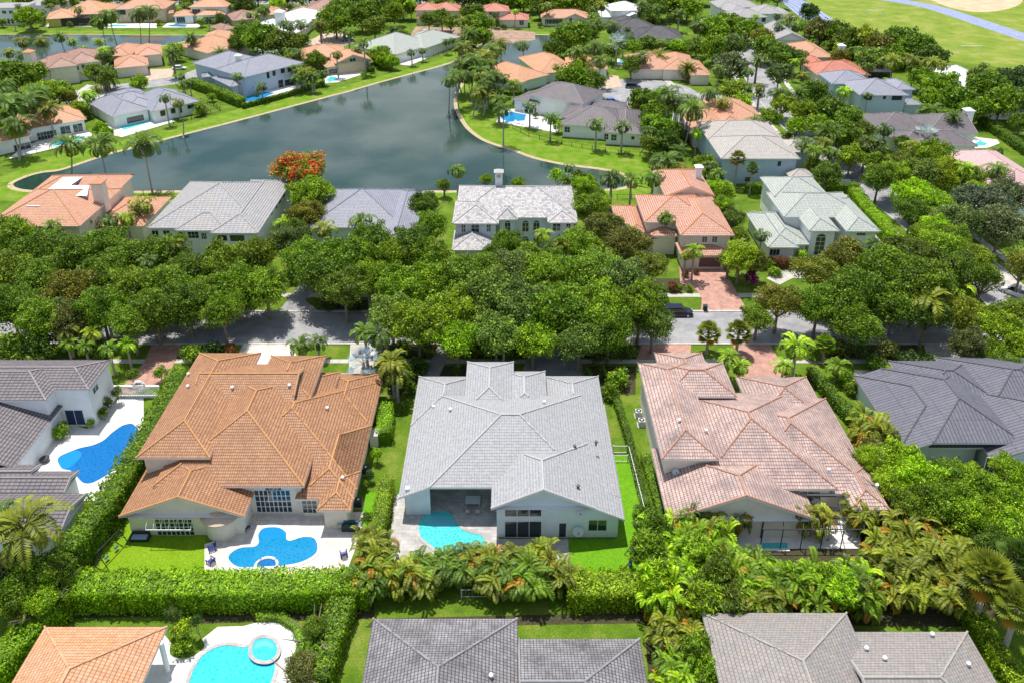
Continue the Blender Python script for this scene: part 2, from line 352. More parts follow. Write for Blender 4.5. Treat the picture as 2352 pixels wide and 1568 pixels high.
# ------------------------------------------------------------------ houses
class Wing:
    """one hipped or gabled roof volume over its walls, in a frame of its own"""
    def __init__(s, org, ang, w, d, z, ridge=None, ends='hh', p=.42, sheds=None, ov=.6, ins=None, base=0.0, wall=True):
        s.o = Vector((org[0], org[1], 0)); s.a = ang; s.w = w; s.d = d; s.z = z; s.p = p; s.ends = ends; s.sheds = sheds or {}; s.ov = ov
        s.ridge = ridge or ('x' if w >= d else 'y'); s.base = base; s.wall = wall
        s.M = Matrix.Translation(s.o) @ Matrix.Rotation(ang, 4, 'Z')
        i = dict(S=ov, E=ov, N=ov, W=ov); i.update({k: 0.0 for k in s.sheds}); i.update(ins or {}); s.ins = i
        s.L, s.B = (w, d) if s.ridge == 'x' else (d, w)
        if s.ends == 'hh' and s.L < s.B: s.ridge = 'x' if s.ridge == 'y' else 'y'; s.L, s.B = s.B, s.L
    def P(s, a, b, z):                       # along-ridge, across, height -> world
        return s.M @ (Vector((a, b, z)) if s.ridge == 'x' else Vector((s.w - b, a, z)))
    def h(s, p):
        q = s.M.inverted() @ Vector((p[0], p[1], 0))
        if q.x < -.01 or q.y < -.01 or q.x > s.w + .01 or q.y > s.d + .01: return -9
        a, b = (q.x, q.y) if s.ridge == 'x' else (q.y, s.w - q.x)
        m = min(b, s.B - b)
        if s.ends[0] == 'h': m = min(m, a)
        if s.ends[1] == 'h': m = min(m, s.L - a)
        return s.z + s.p * m
    def geo(s, roof, wall, fas, caps, k):
        z, p, L_, B = s.z + k * .0035, s.p, s.L, s.B; hb = B / 2; zr = z + p * hb
        i0 = hb if s.ends[0] == 'h' else 0; i1 = hb if s.ends[1] == 'h' else 0
        sl = sqrt(1 + p * p)
        if s.ends == 'hh' and L_ < B + .01: i0 = i1 = L_ / 2
        P = s.P
        r0, r1 = (i0, hb), (L_ - i1, hb)
        roof.face([P(0, 0, z), P(L_, 0, z), P(r1[0], hb, zr), P(r0[0], hb, zr)], [(0, 0), (L_, 0), (r1[0], hb * sl), (r0[0], hb * sl)])
        roof.face([P(L_, B, z), P(0, B, z), P(r0[0], hb, zr), P(r1[0], hb, zr)], [(0, 0), (L_, 0), (L_ - r0[0], hb * sl), (L_ - r1[0], hb * sl)])
        if s.ends[0] == 'h': roof.face([P(0, B, z), P(0, 0, z), P(r0[0], hb, zr)], [(0, 0), (B, 0), (hb, i0 * sl)])
        if s.ends[1] == 'h': roof.face([P(L_, 0, z), P(L_, B, z), P(r1[0], hb, zr)], [(0, 0), (B, 0), (hb, i1 * sl)])
        # ridge and hip lines
        c = [((r0[0], hb, zr), (r1[0], hb, zr))] if L_ - i0 - i1 > .3 else []
        if s.ends[0] == 'h': c += [((0, 0, z), (r0[0], hb, zr)), ((0, B, z), (r0[0], hb, zr))]
        if s.ends[1] == 'h': c += [((L_, 0, z), (r1[0], hb, zr)), ((L_, B, z), (r1[0], hb, zr))]
        if s.ends[0] == 'g': c += [((.08, 0, z), (.08, hb, zr)), ((.08, B, z), (.08, hb, zr))]
        if s.ends[1] == 'g': c += [((L_ - .08, 0, z), (L_ - .08, hb, zr)), ((L_ - .08, B, z), (L_ - .08, hb, zr))]
        for a, b in c: caps.append((s, P(*a), P(*b)))
        # fascia and soffit
        t = .22
        def band(a, b):
            a, b = Vector(a), Vector(b); dn = Vector((0, 0, t)); fas.face([a - dn, b - dn, b, a])
        band(P(0, 0, z), P(L_, 0, z)); band(P(L_, B, z), P(0, B, z))
        for e, x in ((0, 0), (1, L_)):
            if s.ends[e] == 'h': band(P(x, B, z), P(x, 0, z))
            else: band(P(x, B, z), P(x, hb, zr)); band(P(x, hb, zr), P(x, 0, z))
        zs = z - .14
        M = s.M; q = [M @ Vector(v) for v in ((.02, .02, zs), (s.w - .02, .02, zs), (s.w - .02, s.d - .02, zs), (.02, s.d - .02, zs))]
        fas.face(list(reversed(q)))
        # walls
        if s.wall:
            x0, y0, x1, y1 = s.ins['W'], s.ins['S'], s.w - s.ins['E'], s.d - s.ins['N']; e = .003 * k
            wall.box(x0 + e, y0 + e, s.base, x1 - e, y1 - e, z - .15, M)
            for en, sg in ((0, 1), (1, -1)):
                if s.ends[en] == 'g':
                    side = {('x', 0): 'W', ('x', 1): 'E', ('y', 0): 'S', ('y', 1): 'N'}[(s.ridge, en)]
                    i = (s.ins[side] + e) if en == 0 else L_ - s.ins[side] - e; j = i + .3 * sg; zt = z - .16; g = s.ov * .6
                    tri = lambda a: [P(a, g, zt + .0), P(a, B - g, zt), P(a, B - g, zt + .16 + p * g - .04), P(a, hb, zr - .05), P(a, g, zt + .16 + p * g - .04)]
                    f0, f1 = tri(i), tri(j)
                    wall.face(f0 if en else list(reversed(f0))); wall.face(f1)
        # slopes carried further down on one side
        for side, ws in s.sheds.items():
            zo = z - p * ws
            E = {'W': ((0, s.d), (0, 0), (-1, 0)), 'E': ((s.w, 0), (s.w, s.d), (1, 0)), 'S': ((0, 0), (s.w, 0), (0, -1)), 'N': ((s.w, s.d), (0, s.d), (0, 1))}[side]
            a, b, n = Vector(E[0] + (0,)), Vector(E[1] + (0,)), Vector(E[2] + (0,)); ln = (b - a).length
            A0, B0 = a + n * ws, b + n * ws
            up = Vector((0, 0, z)); lo = Vector((0, 0, zo)); dn = Vector((0, 0, t))
            roof.face([M @ (A0 + lo), M @ (B0 + lo), M @ (b + up), M @ (a + up)], [(0, -ws * sl), (ln, -ws * sl), (ln, 0), (0, 0)])
            for u, v in ((A0 + lo, B0 + lo), (B0 + lo, b + up), (a + up, A0 + lo)):
                fas.face([M @ (u - dn), M @ (v - dn), M @ v, M @ u])
            fas.face([M @ (a + up - dn * .7), M @ (b + up - dn * .7), M @ (B0 + lo - dn * .7), M @ (A0 + lo - dn * .7)])
            d_ = (b - a).normalized(); wi = ws - s.ov
            a1, b1 = a + d_ * (s.ov + .01), b - d_ * (s.ov + .01); a2, b2 = a1 + n * wi, b1 + n * wi; hi, lw = Vector((0, 0, z - .18)), Vector((0, 0, z - .18 - p * wi)); g0 = Vector((0, 0, s.base))
            wall.face([M @ (a2 + g0), M @ (b2 + g0), M @ (b2 + lw), M @ (a2 + lw)])
            wall.face([M @ (a1 + g0), M @ (a2 + g0), M @ (a2 + lw), M @ (a1 + hi)]); wall.face([M @ (b2 + g0), M @ (b1 + g0), M @ (b1 + hi), M @ (b2 + lw)])
    def plane(s, side):                      # outer wall plane: point, normal, horizontal direction
        x0, y0, x1, y1 = s.ins['W'], s.ins['S'], s.w - s.ins['E'], s.d - s.ins['N']
        for k in s.sheds:
            if k == side == 'W': x0 = -s.sheds[k] + s.ov
            if k == side == 'E': x1 = s.w + s.sheds[k] - s.ov
            if k == side == 'S': y0 = -s.sheds[k] + s.ov
        pt, n, u = {'S': ((x0, y0), (0, -1), (1, 0)), 'E': ((x1, y0), (1, 0), (0, 1)), 'W': ((x0, y1), (-1, 0), (0, -1)), 'N': ((x1, y1), (0, 1), (-1, 0))}[side]
        R3 = s.M.to_3x3()
        return s.M @ Vector(pt + (0,)), (R3 @ Vector(n + (0,))).normalized(), (R3 @ Vector(u + (0,))).normalized()
def hitpx(x, y, pt, n):
    d = Vector(((x - CX) / FPX, CP + (CY - y) / FPX * SP, -SP + (CY - y) / FPX * CP)); o = Vector((0, 0, HC))
    t = (pt - o).dot(n) / d.dot(n); return o + d * t
def WR(x0, y0, x1, y1, z, **k): return Wing((x0, y0), 0, x1 - x0, y1 - y0, z, **k)     # metres
def WP(A, B, C, z, ang=None, **k):                                                      # corners of the eave seen in the photo
    a, b = G(A[0], A[1], z), G(B[0], B[1], z)
    if ang is None: ang = atan2(b.y - a.y, b.x - a.x)
    d = Vector((cos(ang), sin(ang), 0)); n = Vector((-d.y, d.x, 0)); wd = (b - a).dot(d)
    dp = C if isinstance(C, (int, float)) else abs((G(C[0], C[1], z) - a).dot(n))
    return Wing((a.x, a.y), ang, wd, dp, z, **k)
HOUSES = []
def house(name, label, roofk, wallm, wings, trim=None, cap=True, cat='house'):
    c = sum((wg.M @ Vector((wg.w / 2, wg.d / 2, 0)) for wg in wings), Vector()) / len(wings); c.z = 0
    root = empty(name, c, label, cat, 'detached houses of the neighbourhood')
    roof, wall, fas, caps = MB(), MB(), MB(), []
    for k, wg in enumerate(wings): wg.geo(roof, wall, fas, caps, k)
    ro = wpart('roof', roof, R[roofk], root); wpart('wall', wall, wallm, root); wpart('fascia', fas, trim or frame_w, root)
    if cap:
        cm = MB(); rr = .11
        for own, a, b in caps:
            n = max(2, int((b - a).length / .7)); seg = []
            pts = [a.lerp(b, i / n) for i in range(n + 1)]
            ok = [not any(o.h(p) > p.z + .06 for o in wings if o is not own) for p in pts]
            i = 0
            while i <= n:
                if ok[i]:
                    j = i
                    while j + 1 <= n and ok[j + 1]: j += 1
                    if j > i: cm.tube([p + Vector((0, 0, .03)) for p in pts[i:j + 1]], rr, 6)
                    i = j + 1
                else: i += 1
        if cm.f: wpart('ridge_cap', cm, CAPM[roofk], root, par=ro)
    root['_w'] = 1
    h = dict(root=root, roof=ro, wings=wings); HOUSES.append(h); return h
def opening(h, wi, side, x0, y0, x1, y1, nx=2, ny=1, name='window', fm=None, pm=None, arch=False, bw=.06):
    """a window or door whose corners are measured off the photo on the wall it sits in"""
    wg = h['wings'][wi]; pt, n, u = wg.plane(side)
    xm, ym = (x0 + x1) / 2, (y0 + y1) / 2
    c = hitpx(xm, ym, pt, n); l = hitpx(x0, ym, pt, n); r = hitpx(x1, ym, pt, n); tp = hitpx(xm, y0, pt, n); bt = hitpx(xm, y1, pt, n)
    wd = abs((r - l).dot(u)); z0, z1 = max(.05, bt.z), max(tp.z, bt.z + .4); hh = z1 - z0
    M = Matrix(((u.x, n.x, 0, c.x), (u.y, n.y, 0, c.y), (0, 0, 1, 0), (0, 0, 0, 1)))
    f = MB(); b = .09
    f.box(-wd / 2 - b, 0, z0 - b, wd / 2 + b, .05, z0, M); f.box(-wd / 2 - b, 0, z1, wd / 2 + b, .05, z1 + b, M)
    f.box(-wd / 2 - b, 0, z0, -wd / 2, .05, z1, M); f.box(wd / 2, 0, z0, wd / 2 + b, .05, z1, M)
    for i in range(1, nx): x = -wd / 2 + wd * i / nx; f.box(x - bw / 2, .0, z0, x + bw / 2, .045, z1, M)
    for i in range(1, ny): z = z0 + hh * i / ny; f.box(-wd / 2, .0, z - bw / 2, wd / 2, .042, z + bw / 2, M)
    g = MB(); g.box(-wd / 2, -.05, z0, wd / 2, .02, z1, M)
    if arch:
        pts = [(cos(t) * wd / 2, z1 + sin(t) * wd / 2 * .8) for t in [pi * k / 10 for k in range(11)]]
        g.face([M @ Vector((x, .02, z)) for x, z in pts])
        f.tube([M @ Vector((x * 1.04, .03, z + .02)) for x, z in pts], .06, 4)
    fo = wpart(name, f, fm or frame_w, h['root']); wpart('pane', g, pm or pane, h['root'], par=fo)
    return fo
def chimney(h, x, y, zb, wd, zt, mat=None, capm=None, px=True, dp=None, louver=False):
    c = G(x, y, zb) if px else Vector((x, y, zb)); dp = dp or wd
    b = MB(); b.box(c.x - wd / 2, c.y - dp / 2, zb - 3, c.x + wd / 2, c.y + dp / 2, zt)
    o = wpart('chimney', b, mat or white_wall, h['root'], par=h['roof'])
    k = MB(); e = .25
    k.box(c.x - wd / 2 - e, c.y - dp / 2 - e, zt, c.x + wd / 2 + e, c.y + dp / 2 + e, zt + .12)
    zt2 = zt + .12; a = [(-1, -1), (1, -1), (1, 1), (-1, 1)]
    pts = [Vector((c.x + i * (wd / 2 + e * .9), c.y + j * (dp / 2 + e * .9), zt2)) for i, j in a]
    for i in range(4): k.face([pts[i], pts[(i + 1) % 4], Vector((c.x, c.y, zt2 + wd * .35))])
    if louver: k.box(c.x - wd * .3, c.y - dp / 2 - .03, zt - 1.0, c.x + wd * .3, c.y - dp / 2 + .02, zt - .35)
    wpart('chimney_cap', k, capm or frame_w, h['root'], par=h['roof'])
def vent(h, x, y, wi=0, s=.18, mat=None):
    """little roof vent standing on a slope"""
    z = h['wings'][wi].z + 1
    for _ in range(6):
        p = G(x, y, z); zz = max(w_.h(p) for w_ in h['wings']); z = zz if zz > 0 else z
    p = G(x, y, z); b = MB(); b.tube([p + Vector((0, 0, -.2)), p + Vector((0, 0, .3))], s * .6, 8); b.tube([p + Vector((0, 0, .3)), p + Vector((0, -.02, .42))], [s * 1.2, s], 8)
    wpart('roof_vent', b, mat or metal_w, h['root'], par=h['roof'])
def column(h, x, y, z, r=.18, mat=None, sq=True, zg=0):
    p = G(x, y, zg); b = MB()
    if sq: b.box(p.x - r, p.y - r, zg, p.x + r, p.y + r, z)
    else: b.tube([(p.x, p.y, zg), (p.x, p.y, z)], r, 12)
    wpart('column', b, mat or frame_w, h['root'])
# ------------------------------------------------------------------ ground, water, streets
sheet('ground', [(-900, 0), (900, 0), (900, 1600), (-900, 1600)], 0, 'lawn', world=True)
lake_px = [(30, 424), (60, 408), (95, 398), (135, 393), (175, 381), (250, 356), (320, 338), (375, 323), (500, 291), (588, 268), (663, 248), (735, 229), (768, 220), (800, 212), (868, 192), (938, 173), (1038, 145), (1075, 122), (1120, 95), (1140, 84), (1176, 81), (1266, 82),
           (1268, 92), (1258, 112), (1245, 122), (1221, 145), (1180, 156), (1100, 165), (1070, 180), (1050, 205), (1043, 225), (1043, 245), (1050, 264), (1063, 287), (1080, 305), (1113, 326), (1176, 347), (1226, 365), (1296, 380), (1381, 391), (1425, 402), (1444, 418), (1430, 430),
           (1340, 436), (1038, 438), (923, 438), (763, 435), (560, 437), (398, 438), (268, 439), (150, 438), (60, 436)]
def closed(px): return [G(a, b) for a, b in px]
def outline(name, pts, wd, z, mat):
    p = smooth_loop(pts, 4); p.append(p[0].copy()); return ribbon(name, p, wd, z, mat)
outline('lake_bank', closed(lake_px), 12, .004, 'bank')
outline('shore_sand', closed(lake_px), 2.4, .012, 'shore_sand')
sheet('lake', lake_px, .016, 'lake', smooth=True)
canal_px = [(-160, 80), (0, 80), (205, 80), (330, 82), (475, 82), (470, 88), (420, 96), (380, 104), (330, 104), (232, 112), (150, 135), (60, 158), (0, 172), (-160, 200)]
outline('canal_bank', closed(canal_px), 14, .004, 'bank')
outline('shore_sand', closed(canal_px), 1.8, .012, 'shore_sand')
sheet('canal', canal_px, .02, 'lake', smooth=True)
for px in ([(1050, 200), (1060, 262), (1090, 300), (1180, 340), (1300, 372), (1400, 385), (1500, 400), (1500, 352), (1380, 335), (1250, 318), (1176, 290), (1110, 240), (1090, 200)],
           [(200, 395), (260, 345), (420, 305), (560, 262), (700, 230), (700, 218), (560, 245), (420, 290), (250, 330), (60, 372), (40, 400)]):
    sheet('lawn', px, .008, 'bank')
sheet('sports_field', [(1845, -8), (1880, 40), (1930, 62), (2010, 90), (2100, 110), (2180, 140), (2260, 150), (2420, 175), (2500, 175), (2500, -60), (1800, -60)], .01, 'field')
trk = smooth_loop([G(*p) for p in ((1600, -40), (1760, -14), (1800, -3), (1835, 12), (1858, 30), (1885, 48), (1920, 62))], 6, closed=False)
ribbon('running_track', trk, 13, .03, 'track_blue')
trk2 = smooth_loop([G(*p) for p in ((1950, -16), (2020, -4), (2090, 7), (2140, 17), (2190, 32), (2250, 52), (2310, 72), (2420, 108))], 6, closed=False)
ribbon('running_track', trk2, 10, .03, 'track_blue')
for t_, c_ in ((trk, 13), (trk2, 10)):
    for k in range(6):
        off = -c_ / 2 + .6 + k * (c_ - 1.2) / 5
        pts = []
        for i, p in enumerate(t_):
            d = (t_[min(i + 1, len(t_) - 1)] - t_[max(i - 1, 0)]).normalized(); pts.append(p + Vector((-d.y, d.x, 0)) * off)
        ribbon('lane_line', pts, .16, .036, 'white_deck')
sheet('infield', [(2100, -30), (2125, -6), (2150, 6), (2190, 20), (2240, 28), (2290, 26), (2325, 18), (2345, 8), (2350, -10), (2330, -30)], .03, 'ball_clay', smooth=True)
# streets
RY0, RY1 = G(1176, 788).y, G(1176, 717).y
st = [Vector((-220, (RY0 + RY1) / 2, 0)), Vector((100, (RY0 + RY1) / 2, 0))]
ribbon('road', st, RY1 - RY0, .02, 'asphalt')
side = smooth_loop([G(*p) for p in ((2560, 900), (2395, 760), (2290, 660), (2180, 566), (2085, 488), (2000, 432), (1900, 350), (1830, 285), (1775, 225), (1735, 165), (1700, 110), (1640, 60))], 6, closed=False)
ribbon('side_street', side, 9, .024, 'asphalt')
cds = G(1463, 213)
sheet('cul_de_sac', [(cds.x + 18.5 * cos(t) * 1.0, cds.y + 15 * sin(t)) for t in [2 * pi * k / 40 for k in range(40)]], .028, 'asphalt', world=True)
ribbon('side_street', [cds, G(1620, 228), G(1770, 236)], 11, .0305, 'asphalt')
far1 = smooth_loop([G(*p) for p in ((-60, 230), (130, 222), (250, 205), (330, 195), (420, 182), (480, 160), (560, 130), (700, 100), (800, 82))], 5, closed=False)
ribbon('lane', far1, 9, .02, 'asphalt')
sheet('lane', [(140, 235), (200, 195), (240, 200), (210, 238), (180, 245)], .024, 'concrete')
sheet('road', [(-300, 18), (590, 10), (1130, 12), (1500, 8), (1500, 1), (1130, 2), (590, 0), (-300, 8)], .02, 'asphalt')
# kerbs and pavements of the main street
for y, z in ((RY0 - .2, .0), (RY1 + .2, .0)):
    mb = MB(); mb.box(-220, y - .22, 0, 68, y + .22, .13); o = mb.build('kerb', concrete); o['kind'] = 'structure'
ya, yb = G(1176, 834).y, G(1176, 825).y
sheet('pavement', [(-220, ya), (-220, yb), (72, yb), (72, ya)], .05, 'concrete', world=True, thick=.05)
ya, yb = G(1176, 683).y, G(1176, 674).y
sheet('pavement', [(-220, ya), (-220, yb), (60, yb), (60, ya)], .05, 'concrete', world=True, thick=.05)
L_, R_ = strip(side, 9.5)
for l in (L_, R_):
    ribbon('kerb', l, .35, .12, 'concrete', thick=.12)
L_, R_ = strip(side, 15)
for l in (L_, R_): ribbon('pavement', l, 1.5, .045, 'concrete', thick=.045)
# drives and paths
def drive(mat, px, z=.06): return sheet('driveway', px, z, mat)
drive('shell_stone', [(560, 789), (662, 789), (700, 752 + 90), (640, 900), (430, 900), (470, 840)][:4] + [(520, 860)])
drive('asphalt', [(590, 742), (690, 716), (733, 716), (700, 690), (735, 655), (760, 640), (720, 640), (690, 652), (640, 716)])
drive('asphalt', [(1225, 790), (1330, 790), (1345, 900), (1180, 900)])
drive('asphalt', [(1010, 790), (1045, 790), (1000, 880), (960, 880)])
drive('concrete', [(805, 789), (860, 789), (880, 870), (800, 868)])
drive('concrete', [(740, 855), (850, 858), (880, 880), (700, 884)], .065)
drive('red_paver', [(1476, 789), (1588, 789), (1584, 824), (1462, 824)])
drive('red_paver', [(1680, 789), (1768, 789), (1830, 900), (1720, 900), (1700, 824)])
drive('red_paver', [(1610, 716), (1718, 716), (1690, 668), (1655, 605), (1560, 605), (1562, 650), (1600, 668), (1612, 684)])
drive('red_paver', [(270, 900), (330, 834), (350, 789), (420, 789), (400, 834), (380, 880), (300, 905)])
drive('concrete', [(1760, 640), (1788, 622), (1850, 618), (1900, 625), (1900, 640), (1820, 640), (1790, 655)])
drive('concrete', [(1962, 850), (2060, 850), (2080, 880), (1962, 880)])
drive('concrete', [(2120, 789), (2180, 789), (2230, 850), (2140, 850)])
drive('concrete', [(2180, 560), (2200, 540), (2340, 640), (2352, 700), (2330, 700)])
drive('concrete', [(1470, 600), (1500, 608), (1480, 640), (1430, 640)])
drive('tan_paver', [(1378, 172), (1420, 175), (1430, 200), (1392, 205)])
drive('concrete', [(1512, 173), (1527, 173), (1552, 197), (1540, 200)])
drive('tan_paver', [(300, 175), (340, 160), (400, 158), (395, 178), (330, 188)])
drive('tan_paver', [(702, 100), (740, 78), (810, 74), (812, 100), (770, 112), (715, 116)])
drive('concrete', [(170, 215), (240, 200), (245, 235), (185, 240)], .065)
drive('tan_paver', [(1030, 905), (1030, 905), (1000, 905)]) if False else None
sheet('bare_ground', [(1100, 62), (1228, 74), (1230, 92), (1180, 100), (1095, 90)], .02, 'bare_dirt')
sheet('bare_ground', [(2105, 385), (2300, 430), (2352, 560), (2352, 640), (2240, 560)], .006, 'concrete') if False else None
# pool decks, terraces, artificial lawns
def deck(mat, px, z=.10, name='terrace'): return sheet(name, px, z, mat, thick=.1)
deck('white_deck', [(60, 1000), (105, 965), (200, 985), (275, 915), (330, 915), (330, 1080), (240, 1150), (60, 1150), (-20, 1130), (-20, 1060)])
deck('shell_stone', [(470, 1250), (520, 1235), (560, 1176), (835, 1176), (830, 1225), (790, 1330), (470, 1310)])
deck('grey_stone', [(905, 1140), (990, 1105), (1145, 1100), (1145, 1238), (1305, 1238), (1308, 1320), (890, 1320)])
deck('white_deck', [(1660, 1160), (1960, 1160), (1980, 1260), (1640, 1260)])
deck('white_deck', [(330, 1480), (372, 1452), (395, 1478), (400, 1500), (425, 1500), (500, 1440), (560, 1438), (590, 1430), (640, 1425), (675, 1450), (682, 1490), (665, 1515), (672, 1560), (700, 1640), (250, 1640), (310, 1560)])
sheet('artificial_lawn', [(1305, 1238), (1412, 1238), (1411, 1046), (1443, 1046), (1476, 1200), (1482, 1325), (1308, 1325)], .03, 'turf')
sheet('artificial_lawn', [(270, 1190), (470, 1200), (478, 1312), (225, 1312), (240, 1250)], .03, 'turf_gold')
sheet('artificial_lawn', [(840, 1130), (870, 1130), (856, 1200), (838, 1230), (828, 1230)], .03, 'turf')
sheet('flower_bed', [(270, 855), (415, 850), (400, 900), (270, 905)], .02, 'lawn')
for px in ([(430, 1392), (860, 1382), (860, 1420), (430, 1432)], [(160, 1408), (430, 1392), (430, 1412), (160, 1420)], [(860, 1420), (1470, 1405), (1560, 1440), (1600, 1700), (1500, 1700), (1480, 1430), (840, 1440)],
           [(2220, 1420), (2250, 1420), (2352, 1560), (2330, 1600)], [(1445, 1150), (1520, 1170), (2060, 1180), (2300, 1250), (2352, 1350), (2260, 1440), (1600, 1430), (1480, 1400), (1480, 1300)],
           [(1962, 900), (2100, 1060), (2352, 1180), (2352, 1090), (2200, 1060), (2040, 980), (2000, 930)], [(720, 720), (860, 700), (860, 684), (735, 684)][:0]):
    if px: sheet('planting_bed', px, .012, 'shadow_toned_mulch')
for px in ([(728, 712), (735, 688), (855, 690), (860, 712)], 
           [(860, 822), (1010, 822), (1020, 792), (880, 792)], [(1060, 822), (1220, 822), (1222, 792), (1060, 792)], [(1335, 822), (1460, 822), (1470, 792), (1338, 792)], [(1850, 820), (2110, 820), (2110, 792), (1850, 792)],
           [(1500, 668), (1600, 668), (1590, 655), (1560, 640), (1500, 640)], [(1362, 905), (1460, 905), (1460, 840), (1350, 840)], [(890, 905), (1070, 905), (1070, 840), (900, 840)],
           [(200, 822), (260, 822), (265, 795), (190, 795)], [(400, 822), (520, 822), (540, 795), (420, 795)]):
    sheet('planting_bed', px, .026, 'shadow_toned_mulch')
sheet('flower_bed', [(390, 1500), (400, 1470), (445, 1455), (470, 1480), (455, 1500), (430, 1512), (405, 1510)], .12, 'lawn', smooth=True)
# pools
def pool(label, px, mat, water=True, cop='white_deck', shelf=None, z=.11, smooth=True, cat='swimming pool'):
    pts = [G(a, b, z) for a, b in px]
    if smooth: pts = smooth_loop(pts, 6)
    a = sum(pts[i].x * pts[(i + 1) % len(pts)].y - pts[(i + 1) % len(pts)].x * pts[i].y for i in range(len(pts)))
    if a < 0: pts.reverse()
    c = sum(pts, Vector()) / len(pts)
    root = empty('swimming_pool', (c.x, c.y, 0), label, cat, 'garden swimming pools')
    mb = MB(); mb.face([(p.x, p.y, z + .004) for p in pts]); wpart('water', mb, MATS[mat], root)
    q = pts + [pts[0].copy()]; L_, R_ = strip(q, .36); e = MB()
    for i in range(len(q) - 1):
        e.face([(R_[i].x, R_[i].y, z + .05), (R_[i + 1].x, R_[i + 1].y, z + .05), (L_[i + 1].x, L_[i + 1].y, z + .05), (L_[i].x, L_[i].y, z + .05)])
        for A, B in ((L_[i], L_[i + 1]), (R_[i + 1], R_[i])):
            e.face([(A.x, A.y, z), (B.x, B.y, z), (B.x, B.y, z + .05), (A.x, A.y, z + .05)])
    wpart('coping', e, MATS[cop], root)
    for k, s in enumerate(shelf or []):
        sp = smooth_loop([G(a_, b_, z) for a_, b_ in s], 5); mb = MB(); mb.face([(p.x, p.y, z + .008 + .004 * k) for p in sp])
        wpart('shelf_step', mb, pool_step if mat != 'pool_deep' and mat != 'pool_blue' else plain('pool_shelf_blue', (.012, .22, .55), .12), root)
    return root
pool('curving deep blue swimming pool in the courtyard of the white house', [(129, 1060), (135, 1047), (160, 1035), (185, 1026), (212, 1020), (235, 1010), (252, 995), (272, 980), (290, 972), (310, 973), (322, 1000), (290, 1060), (225, 1105), (192, 1112), (172, 1095), (160, 1083), (140, 1078)], 'pool_deep',
     shelf=[[(131, 1060), (145, 1044), (172, 1034), (186, 1038), (183, 1052), (160, 1072), (142, 1075)]])
pool('bright blue kidney shaped swimming pool behind the orange roofed house', [(521, 1284), (530, 1266), (555, 1254), (588, 1250), (590, 1226), (605, 1210), (640, 1208), (660, 1220), (664, 1238), (695, 1230), (722, 1232), (733, 1250), (728, 1272), (700, 1290), (665, 1299), (600, 1304), (545, 1304)], 'pool_blue',
     shelf=[[(604, 1213), (632, 1209), (655, 1217), (657, 1228), (630, 1236), (603, 1236)], [(610, 1212), (632, 1210), (648, 1217), (630, 1224), (610, 1222)]])
mb = MB(); c_ = G(612, 1297, .15); mb.tube([(c_.x + 1.15 * cos(t), c_.y + .95 * sin(t), .17) for t in [2 * pi * k / 20 for k in range(21)]], .16, 6, cap=False); t_ = empty('spa_ring', (c_.x, c_.y, 0), 'small white ringed spa at the near edge of the kidney shaped pool', 'hot tub'); wpart('coping', mb, MATS['white_deck'], t_); mb = MB(); mb.lathe([(1.08, .14), (.01, .141)], c=(c_.x, c_.y, 0), n=20); wpart('water', mb, MATS['pool_deep'], t_)
pool('turquoise freeform swimming pool beside the covered patio of the light grey house', [(958, 1208), (963, 1190), (978, 1177), (1000, 1171), (1025, 1171), (1045, 1184), (1058, 1208), (1080, 1220), (1105, 1226), (1120, 1245), (1116, 1266), (1088, 1278), (1050, 1286), (1010, 1272), (983, 1250), (963, 1233)], 'pool_teal', cop='grey_stone',
     shelf=[[(975, 1193), (985, 1183), (1030, 1183), (1046, 1196), (1030, 1210), (995, 1208)], [(982, 1190), (990, 1184), (1025, 1184), (1036, 1193), (1010, 1200)]])
pool('large turquoise swimming pool with stone coping at the bottom of the photo', [(430, 1600), (436, 1550), (455, 1512), (485, 1488), (520, 1478), (560, 1482), (590, 1478), (625, 1500), (636, 1530), (625, 1570), (600, 1610), (500, 1640)], 'pool_cyan', cop='grey_stone')
pool('round raised hot tub at the edge of the large turquoise pool', [(575, 1490), (582, 1470), (602, 1461), (626, 1465), (640, 1482), (638, 1504), (620, 1519), (595, 1519), (578, 1508)], 'pool_cyan', cop='grey_stone', z=.32, cat='hot tub',
     shelf=[[(583, 1488), (592, 1474), (610, 1470), (626, 1478), (628, 1492), (612, 1482), (594, 1486)]])
pool('small turquoise swimming pool under the white pergola of the pink tiled house', [(1748, 1243), (1808, 1243), (1812, 1262), (1745, 1262)], 'pool_teal', smooth=False)
